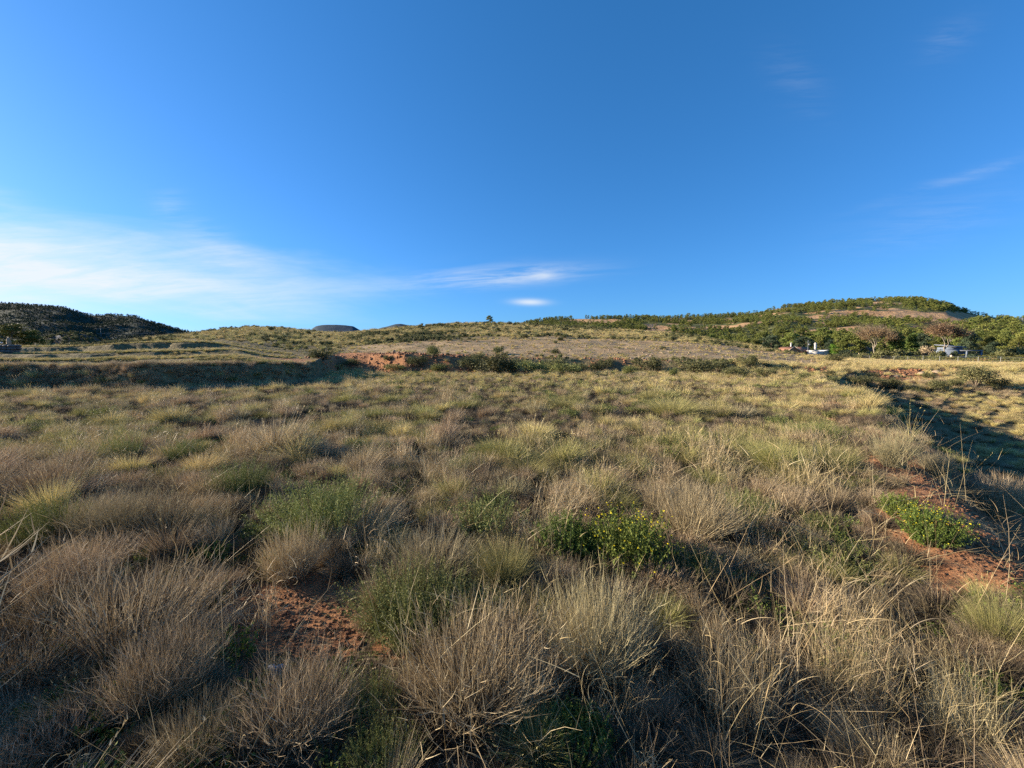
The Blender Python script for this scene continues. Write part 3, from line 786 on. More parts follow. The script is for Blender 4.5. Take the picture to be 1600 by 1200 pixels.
# ------------------------------------------------------------------ ground cover nobody could count
def joinset(fn, n, nm): return [single(fn(), nm) for _ in range(n)]
P_dry   = joinset(lambda: brush(.40, .30, 360, 'dry', (.25, .02), 3, w=.0042), 4, 'dry_grass')
P_dtuft = joinset(lambda: tuft(.42, .30, 900, 'dry', (.35, .03), .85, .0044, .4, 'straw', 10), 4, 'dry_tufts')
P_grey  = joinset(lambda: brush(.38, .30, 340, 'grey', (.12, .0), 3, w=.0042), 4, 'grey_grass')
P_olive = joinset(lambda: tuft(.36, .30, 900, 'olive', (.15, 0), 1.05, .0046, .5, 'pale', 14), 4, 'olive_grass')
P_straw = joinset(lambda: straws(.48, .36, 90, 200), 4, 'straw_grass')
P_pale  = joinset(lambda: tuft(.42, .30, 900, 'pale', (.2, 0), .75, .004, .45, 'straw', 22), 4, 'pale_grass')
P_green = joinset(lambda: herb(.26, .28, 170, 26, 'green', .003, .011, 1.0), 3, 'green_herbs')
P_lush  = joinset(lambda: herb(.14, .2, 60, 14, 'lush', .006, .010, 1.2), 3, 'leafy_weeds')
def far_tuft(m, m2, n=240): return lambda: tuft(.5, .42, n, m, (.12, 0), .95, .016, .5, m2, 8)
P_farp = joinset(far_tuft('pale', 'straw'), 3, 'far_pale_grass')
P_faro = joinset(far_tuft('olive', 'pale'), 3, 'far_olive_grass')
P_fard = joinset(far_tuft('dry', 'straw'), 3, 'far_dry_grass')
P_scrub = joinset(lambda: shrub(.8, .55, 420, 'scrub', .075, 6, False), 4, 'scrub')

def wedge(n, r0, r1, amax, p=2.0):
    """points spread evenly over the ground in front"""
    yy = (rng.random(n) * (r1 ** p - r0 ** p) + r0 ** p) ** (1 / p)
    a = rng.uniform(-amax, amax, n)
    return a * yy, yy
def free(x, y, m=1.0):
    ok = np.ones(len(x), bool)
    for tx, ty, tr in TAKEN: ok &= np.hypot(x - tx, y - ty) > tr * m
    return ok

# near and middle field: tussocks stand on a loose grid with gaps
def loose(sp, y0, y1, amax, jit=.42):
    gx, gy = np.meshgrid(np.arange(-amax * y1 - 3, amax * y1 + 3, sp), np.arange(y0, y1, sp))
    gx = gx + (np.arange(gx.shape[0]) % 2)[:, None] * sp * .5
    gx = (gx + rng.uniform(-jit, jit, gx.shape) * sp).ravel(); gy = (gy + rng.uniform(-jit, jit, gy.shape) * sp).ravel()
    q = np.abs(gx) < amax * gy + .6
    return gx[q], gy[q]
x1, y1 = loose(.34, .9, 9, 1.55); x2, y2 = loose(.45, 9, 20, 1.5); x3, y3 = loose(.53, 20, 44, 1.45)
xb = rng.uniform(-11, 4, 900); yb = rng.uniform(-6, 3, 900); kb = (np.abs(xb) > 1.6 * np.maximum(yb, .35)) & (np.hypot(xb, yb) > 1.1)
X = np.concatenate([x1, x2, x3, xb[kb]]); Y = np.concatenate([y1, y2, y3, yb[kb]])
a = X / np.maximum(Y, .3)
Yend = np.interp(a, A_E, YE)
ok = ((Y > 1.6) | (np.abs(a) > 1.5)) & (edge_s(X, Y) < .9) & (Y < Yend + 1.0) & (rng.random(len(X)) > 1.25 * red_mask(X, Y)) & free(X, Y)
ok &= ~((edge_s(X, Y) > -.6) & (rng.random(len(X)) < .7) & (Y < 12))
X, Y, a = X[ok], Y[ok], a[ok]
clump = fbm(X / 1.1, Y / 1.1, 201, 2); ar2 = fbm(X / 1.6, Y / 1.6, 207, 2)
S = np.exp(rng.normal(0, .34, len(X))) * (.56 + .66 * clump) * np.interp(Y, [0, 2, 6, 12, 20, 44], [.60, .60, .62, .60, .58, .54])
S = np.clip(S, .25, 1.3)
S *= 1 - .62 * (np.abs(a + .58) < .22) * (Y > 1.6) * (Y < 3.0)
S *= 1 - .5 * (edge_s(X, Y) > -1.1) * (Y < 9)
keep = rng.random(len(X)) < (.34 + .75 * sm((clump - .36) / .16))
X, Y, a, S, clump, ar2 = [q[keep] for q in (X, Y, a, S, clump, ar2)]
d = np.hypot(X, Y)
lf = sm((.15 - a) / .5); far_ = sm((d - 13) / 13); mid = sm((d - 5) / 5) * (1 - far_); nr = 1 - sm((d - 5) / 5)
W = np.stack([
  nr * (.14 + .34 * lf) + mid * (.03 + .10 * lf) + .01,      # dry brush
  nr * .22 * (0.3 + lf) + mid * .12 * lf,                    # dry tufts
  nr * .16 + mid * .12 + far_ * .03,                         # grey
  nr * .42 * (1.3 - lf) + mid * .62 + far_ * .40,            # olive
  nr * (.95 * (1 - lf) + .16) + mid * .10 * (.4 + lf),       # straw
  mid * .22 + far_ * .80,                                    # pale
  (.20 + .9 * sm((ar2 - .55) / .1)) * (nr * .50 + mid * .50 + far_ * .14),  # green
], 1)
W *= np.exp(3.0 * (np.stack([fbm(X / 2.3, Y / 2.3, 211 + 7 * k, 2) for k in range(7)], 1) - .5) * 2)
cum = np.cumsum(W, 1); cum /= cum[:, -1:]
pk = (rng.random((len(X), 1)) > cum).sum(1)
def lod(n1, w1):
    return [joinset(f, 3, nm_) for f, nm_ in (
      (lambda: brush(.40, .30, n1 // 3, 'dry', (.25, .02), 4, w=w1), 'dry_brush'), (lambda: tuft(.42, .30, n1, 'dry', (.35, .03), .8, w1, .4, 'straw', 14), 'dry_tuft'),
      (lambda: brush(.38, .30, n1 // 3, 'grey', (.12, 0), 4, w=w1), 'grey_brush'), (lambda: tuft(.33, .32, n1, 'olive', (.15, 0), 1.15, w1, .5, 'pale', 18), 'olive_tuft'),
      (lambda: straws(.46, .36, n1 // 4, n1 // 3, w=w1 * 1.2), 'straw_tuft'), (lambda: tuft(.38, .32, n1, 'pale', (.2, 0), 1.0, w1, .45, 'straw', 22), 'pale_tuft'), (lambda: herb(.26, .28, n1 // 5, 22, 'green', w1 * .8, w1 * 2.4, 1.0), 'green_tuft'))]
LODS = [[P_dry, P_dtuft, P_grey, P_olive, P_straw, P_pale, P_green], lod(700, .0066), lod(360, .0125)]
NM = ('dry_brush', 'dry_grass', 'grey_brush', 'olive_grass', 'straw', 'pale_grass', 'green_herbs')
lv = np.where(Y + rng.normal(0, .5, len(Y)) < 6.5, 0, np.where(Y + rng.normal(0, 1, len(Y)) < 17, 1, 2))
for l in range(3):
    for k in range(7):
        q = (pk == k) & (lv == l)
        if q.sum(): scatter(NM[k], LODS[l][k], X[q], Y[q], S[q], .16, rz=rng.normal(0, .6, q.sum()) if k < 3 else None)
bx_ = np.array([-3.4, -4.3, -5.2, -3.9, -5.8, -6.6, -4.9, -7.4, -3.1]); by_ = np.array([1.3, 1.9, 2.6, .7, 1.4, 3.3, .3, 2.4, .5])
scatter('unseen_shade_brush', P_dry, bx_, by_, rng.uniform(1.9, 2.5, 9), .1)  # unseen bushes left of the frame, added to shade the near left
# loose stalks standing out of the near growth
P_stalk = joinset(lambda: straws(.52, .12, 6, 8, mess=.8, curl=1.8, w=.0032), 6, 'dry_stalks')
x1, y1 = wedge(1300, 1.1, 8, 1.5); q = (edge_s(x1, y1) < .3) & (rng.random(len(x1)) < .35 + .65 * sm(x1 / y1 / .5 + .3)) & (rng.random(len(x1)) > .7 * red_mask(x1, y1))
scatter('dry_stalks', P_stalk, x1[q], y1[q], rng.uniform(.55, 1.15, q.sum()), .3)

# litter coloured extra dark, painting shade into the gaps between tussocks
P_shade_lit = joinset(lambda: tuft(.40, .36, 420, 'shade_litter', (.1, 0), 1.25, .007, .7, 'shade_litter', 0), 4, 'shade_litter')
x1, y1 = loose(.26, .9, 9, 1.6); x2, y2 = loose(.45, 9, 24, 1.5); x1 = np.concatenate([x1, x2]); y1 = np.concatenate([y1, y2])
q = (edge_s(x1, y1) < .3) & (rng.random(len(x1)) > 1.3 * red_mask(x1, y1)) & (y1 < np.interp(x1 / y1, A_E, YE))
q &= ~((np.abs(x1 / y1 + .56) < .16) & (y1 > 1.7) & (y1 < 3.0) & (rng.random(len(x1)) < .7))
scatter('gap_shade_tufts', P_shade_lit, x1[q], y1[q], np.where(y1[q] < 9, rng.uniform(.28, .5, q.sum()), rng.uniform(.35, .58, q.sum())), .25)
# straws lying on the bare earth
fx = []; fy = []
for (px, py, pz), sx, sy in PATCH:
    m = int(60 * sx * sy + 10); fx.append(px + rng.normal(0, sx * .7, m)); fy.append(py + rng.normal(0, sy * .7, m))
fx = np.concatenate(fx); fy = np.concatenate(fy)
o_ = scatter('fallen_straw', P_stalk, fx, fy, rng.uniform(.2, .5, len(fx)), .1, zoff=.06)
rr_ = np.stack([rng.uniform(1.3, 1.65, len(fx)), rng.normal(0, .1, len(fx)), rng.random(len(fx)) * 6.28], 1); o_.data.attributes['rot'].data.foreach_set('vector', rr_.astype(np.float32).ravel())

# low litter and weeds filling the gaps close by
x1, y1 = wedge(1100, 1.0, 9, 1.6); q = (edge_s(x1, y1) < .2) & free(x1, y1, .6) & (rng.random(len(x1)) > .5 * (np.abs(x1 / y1 + .58) < .22) * (y1 < 3)) & (rng.random(len(x1)) > .9 * red_mask(x1, y1))
scatter('short_dry_grass', P_dtuft, x1[q], y1[q], rng.uniform(.22, .5, q.sum()), .3)
x1, y1 = wedge(2500, 8, 30, 1.5); q = (edge_s(x1, y1) < .2) & (rng.random(len(x1)) > red_mask(x1, y1)) & (y1 < np.interp(x1 / y1, A_E, YE))
scatter('short_field_grass', LODS[1][1], x1[q], y1[q], rng.uniform(.25, .5, q.sum()), .3)
x1, y1 = wedge(900, 1.0, 9, 1.6); q = (edge_s(x1, y1) < .8) & (rng.random(len(x1)) > 2.5 * red_mask(x1, y1)) & (fbm(x1 / 1.5, y1 / 1.5, 221) > .45)
scatter('leafy_weeds', P_lush, x1[q], y1[q], rng.uniform(.5, 1.1, q.sum()), .2)

# sunken plot on the right, its far side and the meadow to the garden fence
x1, y1 = wedge(9000, 5, 44, 1.75); s_ = edge_s(x1, y1); q = (s_ > 1.2) & (y1 < 50) & (rng.random(len(x1)) > 1.15 * cut_mask(x1, y1))
x1, y1 = x1[q], y1[q]; m = fbm(x1 / 4, y1 / 4, 231) + rng.normal(0, .12, len(x1))
scatter('hollow_grass', P_pale, x1[m > .5], y1[m > .5], rng.uniform(.45, .85, (m > .5).sum()), .15)
scatter('hollow_scrub', P_dtuft, x1[m <= .5], y1[m <= .5], rng.uniform(.45, .9, (m <= .5).sum()), .15)
yy = rng.uniform(37, 112, 9000); aa = rng.uniform(.55, 1.6, 9000); q = (rng.random(9000) > bare_mask(aa * yy, yy) * 1.2) & (rng.random(9000) > 1.15 * cut_mask(aa * yy, yy)); yy = yy[q]; aa = aa[q]
scatter('meadow_grass', P_farp, aa * yy, yy, rng.uniform(.6, 1.1, len(yy)), .15)

# hill: bank, terraces and the long slope
x1, y1 = wedge(30000, 20, 215, 1.6, 1.6)
a = x1 / y1; Ye = np.interp(a, A_E, YE); Yc = np.interp(a, _ca, _cy)
bm = bare_mask(x1, y1); cm = cut_mask(x1, y1)
q = (y1 > Ye + .4) & (y1 < Yc + 16) & (a < .85) & (rng.random(len(x1)) > .70 * bm * (1 - .85 * sm((fbm(x1 / 16, y1 / 2.6, 247) - .47) / .12))) & (rng.random(len(x1)) > 1.1 * cm)
x1, y1, bm, Yc, a = x1[q], y1[q], bm[q], Yc[q], a[q]
n = fbm(x1 / 12, y1 / 16, 241) + rng.normal(0, .1, len(x1))
S = np.interp(y1, [22, 45, 90, 200], [.6, .75, 1.2, 1.7]) * rng.uniform(.6, 1.25, len(x1)) * (1 - .5 * bm) * np.where((a < -.5) & (y1 < 50), .40, 1)
for nm, P, sel in (('slope_pale_grass', P_farp, n > .5), ('slope_olive_grass', P_faro, (n <= .5) & (n > .40)), ('slope_scrub', P_scrub, (n <= .40) & (bm < .6)), ('slope_dry_grass', P_fard, (n <= .40) & (bm >= .6))):
    scatter(nm, P, x1[sel], y1[sel], S[sel] * (.8 if P is P_scrub else 1), .12)
# terrace lips carry thicker grass
xs = []; ys = []
for yt in (24, 24.0, 30.5, 39.2):
    aa = rng.uniform(-1.6, -.55, 1500); y0 = np.interp(aa, A_E, YE) + 1.4 if len(xs) == 0 else np.full(1500, yt)
    ys.append(y0 + rng.uniform(-.1, 1.6, 1500)); xs.append(aa * ys[-1])
xs = np.concatenate(xs); ys = np.concatenate(ys); q = rng.random(len(xs)) < .5
scatter('terrace_pale_grass', P_pale, xs[q], ys[q], rng.uniform(.2, .45, q.sum()), .15); scatter('terrace_green_grass', P_olive, xs[~q], ys[~q], rng.uniform(.2, .45, (~q).sum()), .15)
# rough dark growth on the shaded face of the left bank
aa = rng.uniform(-1.6, -.47, 1500); y0 = np.interp(aa, A_E, YE) + rng.uniform(-1.2, 1.2, 1500)
scatter('bank_growth', P_fard, aa * y0, y0, rng.uniform(.25, .6, 1500), .2)

# red clods and pebbles on the bare earth
P_clod = []
for k in range(4):
    g = Geo(); blob(g, 'clod', (0, 0, 0), (1, .8, .6), 0, .5, k); P_clod.append(g.mesh('clod'))
cx = []; cy = []; cs = []
for (px, py, pz), sx, sy in PATCH:
    m = int(1100 * min(1, sx * sy * 2 + .15)); cx.append(px + rng.normal(0, sx * .65, m)); cy.append(py + rng.normal(0, sy * .65, m)); cs.append(.004 + .016 * rng.random(m) ** 3 + .003 * py / 5)
cx = np.concatenate(cx); cy = np.concatenate(cy); cs = np.concatenate(cs)
scatter('red_clods', P_clod, cx, cy, cs, .5, zoff=.1)
# crumbled earth and stones of the cut bank
x1, y1 = wedge(15000, 32, 46, 1.25, 1.0); q = rng.random(len(x1)) < cut_mask(x1, y1) ** 1.2 * 1.2
scatter('bank_rubble', P_clod, x1[q], y1[q], .05 + .17 * rng.random(q.sum()) ** 3, .5, zoff=.1)
P_stone = []
for k in range(3):
    g = Geo(); blob(g, 'rock', (0, 0, 0), (1, .8, .5), 0, .5, k + 9); P_stone.append(g.mesh('slope_stone'))
x1, y1 = wedge(2600, 46, 120, .9, 1.4); q = rng.random(len(x1)) < bare_mask(x1, y1) * (.1 + .6 * sm((x1 / y1) / .3))
scatter('slope_stones', P_stone, x1[q], y1[q], .06 + .22 * rng.random(q.sum()) ** 3, .4, zoff=.1)

# ------------------------------------------------------------------ shrubs along the bank (each one its own thing)
SHRUB = [things(shrub(1.4, .95, 2200, 'scrub', .045, 11), 'bank_shrub') for _ in range(5)]
GSHRUB = [things(shrub(1.4, .95, 2200, 'green', .045, 10), 'green_bank_shrub') for _ in range(2)]
BANK = [
 (505,563,34,15,0,'dark low bush in front of the red earth at the left part of the bank'),
 (548,572,26,14,0,None), (676,560,24,23,1,'round dark green bush standing up on top of the orange cut bank'), (608,563,16,10,0,None), (651,574,30,20,0,None), (690,582,28,16,1,None), (618,582,32,15,1,None),
 (735,578,40,24,0,None), (770,585,58,31,0,'largest dark bush on the bank, below the lone tree on the crest'), (802,584,42,27,0,None), (745,563,20,12,0,None), (832,586,42,18,1,None), (870,581,38,25,0,None), (905,584,34,17,0,None),
 (885,587,44,18,1,None), (936,582,24,18,0,None), (947,574,26,16,0,None), (985,588,20,20,1,None), (1010,581,42,26,0,None), (1054,591,15,19,1,'narrow pale green bush at the foot of the bank'), (1085,585,48,26,0,None), (1120,583,38,22,0,None),
 (1150,591,42,20,0,None), (1166,572,32,20,0,None), (1196,590,30,18,0,None), (1218,583,22,11,0,None),
 (1524,604,66,36,0,'biggest rounded bush at the right, casting a long shadow over the bank'), (1345,604,42,20,0,None), (1466,612,42,22,0,None), (1492,606,30,16,0,None), (1391,607,38,20,0,None), (1425,614,32,14,0,None), (1560,608,34,20,0,None), (1255,594,30,14,0,None), (1300,600,30,14,0,None), (1310,568,26,18,0,'yellowish bush in front of the farmhouse'),
 (1290,587,24,10,0,None), (1360,592,24,12,0,None), (1452,592,24,12,0,None),
]
for i, (u, v, wpx, hpx, kd, lab) in enumerate(BANK):
    wpx *= 1.1; hpx *= .95
    x, y, z = at(u, v)
    y = min(y, 60.0); x = ray(u, v)[0] * y; z = float(Hg(x, y))
    P = (GSHRUB if kd else SHRUB); p = P[i % len(P)]
    wid, tall = SIZE[p[0][1].name]; s = wpx * y / F / wid / math.hypot(1, x / y); sz = min(max(hpx * y / F / tall, .55 * s), 1.4 * s)
    if lab is None: lab = 'grey green bush on the broken red bank right of the field' if u > 1240 else ('fresh green bush at the foot of the bank behind the field' if kd else 'dark olive bush on the bank behind the field')
    place(p, 'bank_shrub', (x, y, z - .08), rng.random() * 6.28, (s, s, sz), lab, 'shrub', 'shrubs on the bank' if u <= 1240 else 'shrubs on the right bank')

# scattered dark bushes of the slope
HS = [single(shrub(1.0, .75, 700, 'scrub', .075, 8), 'slope_bush') for _ in range(5)]
def slope_bush(x, y, s, sz):
    o = link('slope_bush', HS[int(rng.integers(0, 5))], None, (x, y, float(Hg(x, y)) - .08), rng.random() * 6.28, (s, s, sz))
    tag(o, 'dark rounded bush dotted over the long slope between bank and crest', 'shrub', 'bushes on the slope')
n_b = 0
while n_b < 165:
    yy = 46 + 152 * rng.random() ** .8; aa = rng.uniform(-.62, .58); xx = aa * yy
    Yc = np.interp(aa, _ca, _cy)
    if yy > Yc - 3: continue
    if rng.random() < .88 * float(bare_mask(xx, yy)): continue
    if vnoise(xx / 14, yy / 14, 301) < .42: continue
    s = np.interp(yy, [50, 100, 200], [.9, 1.3, 1.6]) * rng.uniform(.6, 1.25)
    slope_bush(xx, yy, s, s * rng.uniform(.8, 1.1)); n_b += 1

# ------------------------------------------------------------------ trees
def zmax(x, y):
    z = float(Hg(x, y))
    if x / y > -.3: z = max(z, float(pine_hill.z(np.array(x), np.array(float(y)))))
    if x / y > .55: z = max(z, float(near_knoll.z(np.array(x), np.array(float(y)))) if y < 340 else z)
    return z
TREE = {
 'pine': [things(tree(8, 3.4, .25, 4200, 'pine', .17, 14, .45), 'pine') for _ in range(4)],
 'dark': [things(tree(8, 3.3, .2, 3000, 'darkpine', .2, 16), 'dark_pine') for _ in range(3)],
 'bright': [things(tree(8, 3.4, .2, 3000, 'bright', .2, 14), 'bright_tree') for _ in range(1)],
 'poplar': [things(tree(8, 2.0, .05, 3400, 'cypress', .2, 18, .9, top=.9), 'conical_tree') for _ in range(2)],
 'bare': [things(bare_tree(10, 5), 'brown_tree') for _ in range(2)],
 'round': [things(shrub(2.0, 1.3, 2200, 'darkpine', .12, 10), 'clipped_bush') for _ in range(2)],
 'low': [things(shrub(2.0, 1.5, 2400, 'scrub', .14, 10), 'garden_bush') for _ in range(2)],
 'tan': [things(shrub(2.0, 1.5, 2200, 'dry', .12, 10), 'brown_bush') for _ in range(1)],
}
CAT = {'pine': ('pine_tree', 'pine tree'), 'dark': ('dark_pine', 'pine tree'), 'bright': ('bright_tree', 'tree'), 'poplar': ('conical_tree', 'tree'), 'bare': ('brown_tree', 'tree'), 'round': ('clipped_bush', 'bush'), 'low': ('garden_bush', 'bush'), 'tan': ('brown_bush', 'bush')}
PW = 'pine among the others in the valley wood behind the farmhouse'
PR = 'pine in the wood at the right behind the garden'
GARDEN = [
 ('dark',1207,524,142,36,'very dark pine left of the farmhouse gable'), ('pine',1178,530,150,28,PW), ('pine',1160,528,165,26,PW), ('pine',1138,524,170,26,PW), ('pine',1112,522,180,24,PW), ('pine',1192,518,165,30,PW),
 ('pine',1234,520,155,32,PW), ('dark',1258,526,146,34,'dark pine right behind the white chimneys'), ('pine',1282,524,158,32,PW), ('pine',1222,512,180,30,PW), ('pine',1252,512,182,30,PW), ('pine',1290,512,185,30,PW), ('pine',1310,518,170,28,PW),
 ('bright',1303,537,128,16,'small vivid green tree at the right end of the farmhouse'), ('pine',1330,522,122,46,'broad sunlit round pine between farmhouse and the first brown tree'), ('pine',1345,514,165,28,PW), ('dark',1298,530,148,22,PW),
 ('bare',1370,503,112,64,'brown-leaved round tree with a pale forked trunk, left of the conical trees'), ('bare',1478,501,104,72,'larger brown-leaved tree with a single straight trunk, right of the conical trees'),
 ('poplar',1403,518,112,30,'tall green conical tree between the two brown trees'), ('poplar',1426,521,114,24,'slimmer green conical tree right of the tall one'), ('dark',1441,521,122,34,'dark tree close behind the conical trees'),
 ('pine',1415,508,160,30,PR), ('pine',1440,506,165,30,PR), ('pine',1395,510,165,28,PR), ('pine',1460,505,170,30,PR),
 ('dark',1517,518,135,32,'dark tree behind the grey house'), ('pine',1500,508,160,30,PR), ('pine',1530,505,165,32,PR), ('pine',1555,505,160,32,PR), ('pine',1580,506,155,32,PR), ('pine',1604,507,150,34,PR),
 ('pine',1545,522,135,36,PR), ('pine',1568,520,132,36,PR), ('pine',1592,522,128,36,PR), ('pine',1615,520,128,36,PR), ('dark',1552,534,116,30,PR),
 ('low',1580,543,104,36,'wide grey green bush at the right edge behind the hedge'), ('low',1605,545,100,34,'grey green bush cut off by the right edge'), ('low',1560,548,112,24,'grey green bush right of the grey house'),
 ('low',1378,547,106,28,'low grey green bush under the first brown tree'), ('low',1402,546,104,30,'low grey green bush at the foot of the conical trees'), ('low',1425,548,104,26,'small grey green bush left of the pale brown one'), ('low',1350,551,112,20,'low bush at the left end of the garden fence'),
 ('tan',1450,541,103,26,'rounded pale brown bush left of the straight brown tree'), ('low',1466,548,100,22,'olive bush at the trunk of the larger brown tree'),
 ('round',1322,547,106,16,'black green round bush in front of the farmhouse garden'), ('round',1492,548,99,14,'dark round bush left of the grey house'), ('round',1521,553,92,18,'flat dark clipped bush in front of the grey house'), ('round',1563,554,92,10,'small dark clipped bush right of the grey house'),
]
ci = {}
for kd, u, vt, Yd, wpx, lab in GARDEN:
    a_, s_t = ray(u, vt); x = a_ * Yd; z = zmax(x, Yd)
    top = EYE + s_t * Yd
    ci[kd] = ci.get(kd, -1) + 1
    wid, tall = SIZE[TREE[kd][ci[kd] % len(TREE[kd])][0][1].name]; sx = wpx * Yd / F / wid / math.hypot(1, a_); sz = np.clip((top - z) / tall, .55 * sx, 2.2 * sx)
    if lab in (PW, PR): sz = min(sz, 1.3 * sx)
    nm, cat = CAT[kd]
    place(TREE[kd][ci[kd] % len(TREE[kd])], nm, (x, Yd, z - .1), rng.random() * 6.28 if kd != 'bare' else 0.0, (sx, sx, sz), lab, cat,
          'pines behind the farmhouse' if lab == PW else ('pines at the right' if lab == PR else 'garden trees and bushes'))

# the lone tree on the crest, the trees at the left edge
x, y, z = at(765, 502); y = min(y, 200); x = ray(765, 502)[0] * y; z = float(Hg(x, y))
place(TREE['pine'][1], 'pine_tree', (x, y, z - 1.0), 1.0, (.74, .74, .62), 'lone little round pine standing on the crest of the long slope', 'pine tree')
for u, vt, Yd, wpx, kd, lab in ((16, 504, 58, 64, 'pine', 'dark spreading tree at the left edge above the terraces'), (47, 514, 60, 36, 'pine', 'lower olive tree right of the dark one at the left edge'), (-40, 508, 60, 60, 'dark', 'tree just outside the left edge of the picture')):
    if u < 0: continue
    a_, s_t = ray(u, vt); x = a_ * Yd; z = float(Hg(x, Yd)); sx = wpx * Yd / F / 4.6 / math.hypot(1, a_)
    place(TREE[kd][2], CAT[kd][0], (x, Yd, z - .9), 0.7, (sx, sx, (EYE + s_t * Yd - z + .9) / 8.2), lab, 'tree')

# woods on the hills
FP = [single(tree(1, .50, .12, 560, 'pine', .050, 8, .42, limbs=False, tr=.02), 'hill_pine') for _ in range(5)]
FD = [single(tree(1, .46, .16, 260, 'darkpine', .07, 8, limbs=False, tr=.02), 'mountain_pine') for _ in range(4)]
def woods(name, ridge, n, a0, a1, y0, y1, protos, h0, h1, barelim=.45):
    yy = (rng.random(n) * (y1 ** 1.6 - y0 ** 1.6) + y0 ** 1.6) ** (1 / 1.6); aa = rng.uniform(a0, a1, n); xx = aa * yy
    zz = ridge.z(xx, yy)
    b = ridge.barefn(*ridge.pix(xx, yy, zz), xx, yy) if ridge.barefn else np.zeros(n)
    q = (rng.random(n) * .6 + barelim - .2 > b) & (zz > 0) & (fbm(xx / 25, yy / 25, 401) + rng.normal(0, .06, n) > .36)
    S = rng.uniform(h0, h1, q.sum())
    scatter(name, protos, xx[q], yy[q], S, .05, Z=zz[q])
woods('pine_wood', pine_hill, 13000, -.05, 1.75, 165, 438, FP, 2.0, 4.4, .36)
woods('knoll_wood', near_knoll, 800, .75, 1.75, 165, 256, FP, 3.2, 6.0)
aa = rng.uniform(-1.32, -1.02, 420); yy = rng.uniform(98, 112, 420); zz = mound.z(aa * yy, yy); q = zz > 1.5
scatter('mound_scrub', P_scrub, (aa * yy)[q], yy[q], rng.uniform(.5, 1.3, q.sum()), .15, Z=zz[q])
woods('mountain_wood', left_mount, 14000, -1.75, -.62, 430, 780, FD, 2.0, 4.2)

# ------------------------------------------------------------------ buildings
M['plaster'] = noise_mat('white_plaster', (.50,.485,.45), (.62,.60,.56), 1.5, bump=.1)
M['cream'] = noise_mat('cream_verge', (.60,.45,.30), (.70,.56,.40), 2, bump=.1)
M['brick'] = noise_mat('ochre_gable', (.30,.16,.09), (.40,.23,.13), 2, bump=.2)
M['tiles'] = noise_mat('terracotta_tiles', (.26,.12,.07), (.40,.20,.12), 6, bump=.5)
M['orange'] = noise_mat('orange_paint', (.62,.28,.06), (.72,.36,.08), 3, bump=.1)
M['slate'] = noise_mat('grey_roof', (.12,.13,.155), (.19,.205,.23), 2, bump=.2)
M['bluegrey'] = noise_mat('blue_grey_wall', (.13,.155,.20), (.19,.22,.27), 1, bump=.1)
M['glass'] = noise_mat('dark_glass', (.02,.025,.03), (.04,.045,.05), 1, rough=.15, bump=0)
M['metal'] = noise_mat('galvanised_steel', (.20,.215,.23), (.28,.295,.31), 4, rough=.5, bump=0)
M['concrete'] = noise_mat('concrete', (.30,.29,.27), (.42,.40,.36), 4)
M['thatch'] = noise_mat('dark_thatch', (.10,.09,.085), (.18,.165,.15), 8)

def root(name, loc, label, cat, rz=0, group=None):
    o = bpy.data.objects.new(name, None); COL.objects.link(o); o.location = loc; o.rotation_euler = (0, 0, rz)
    return tag(o, label, cat, group)
def part(name, parent, fn, smooth=False):
    g = Geo(); fn(g); return link(name, g.mesh(name, smooth), parent)
def prism(g, mat, pts, y0, y1):
    """outline in x and z, pushed along y"""
    n = len(pts); V = [(x, y0, z) for x, z in pts] + [(x, y1, z) for x, z in pts]
    g.add(V, [(i, (i + 1) % n, n + (i + 1) % n, n + i) for i in range(n)], mat=mat)
    f = [(0, i, i + 1) for i in range(1, n - 1)]
    g.add(V, None, f + [(n, n + i + 1, n + i) for i in range(1, n - 1)], mat=mat)
def slab(g, mat, p0, p1, p2, p3, t):
    V = np.array([p0, p1, p2, p3], float); n = np.cross(V[1] - V[0], V[3] - V[0]); n /= np.linalg.norm(n)
    if n[2] < 0: n = -n
    W_ = np.concatenate([V, V + n * t])
    g.add(W_, [(3,2,1,0),(4,5,6,7),(0,1,5,4),(1,2,6,5),(2,3,7,6),(3,0,4,7)], mat=mat)

HX, HY = 88.3, 128.0
hz = max(float(Hg(HX, HY)), 0.0)
ze = EYE + ray(1223, 549)[1] * HY - hz; za = EYE + ray(1232, 542)[1] * HY - hz
fh = root('farmhouse', (HX, HY, hz), 'low white farmhouse with terracotta roofs and white chimneys at the foot of the wood', 'house')
def f_wall(g):
    prism(g, 'brick', [(0, -1), (4, -1), (4, ze), (2, za - .12), (0, ze)], 0, 6)
    box(g, 'brick', 4.003, 9.4, 2.5, 7, -1, ze - .15)
part('wall', fh, f_wall)
def f_roof(g):
    slab(g, 'tiles', (-.3, -.25, ze - .12), (2, -.25, za), (2, 6.2, za), (-.3, 6.2, ze - .12), .14)
    slab(g, 'tiles', (2.004, -.25, za), (4.3, -.25, ze - .12), (4.3, 6.2, ze - .12), (2.004, 6.2, za), .14)
    slab(g, 'tiles', (3.6, 2.2, ze - .1), (9.6, 2.2, ze - .1), (9.6, 4.7, za - .05), (3.2, 4.7, za - .05), .14)
    slab(g, 'tiles', (3.2, 4.704, za - .05), (9.6, 4.704, za - .05), (9.6, 7.3, ze - .1), (3.6, 7.3, ze - .1), .14)
rf = part('roof', fh, f_roof)
def f_verge(g):
    slab(g, 'cream', (-.34, -.36, ze - .16), (2, -.36, za - .02), (2, -.254, za - .02), (-.34, -.254, ze - .16), .26)
    slab(g, 'cream', (2.004, -.36, za - .02), (4.34, -.36, ze - .16), (4.34, -.254, ze - .16), (2.004, -.254, za - .02), .26)
part('verge', fh, f_verge)
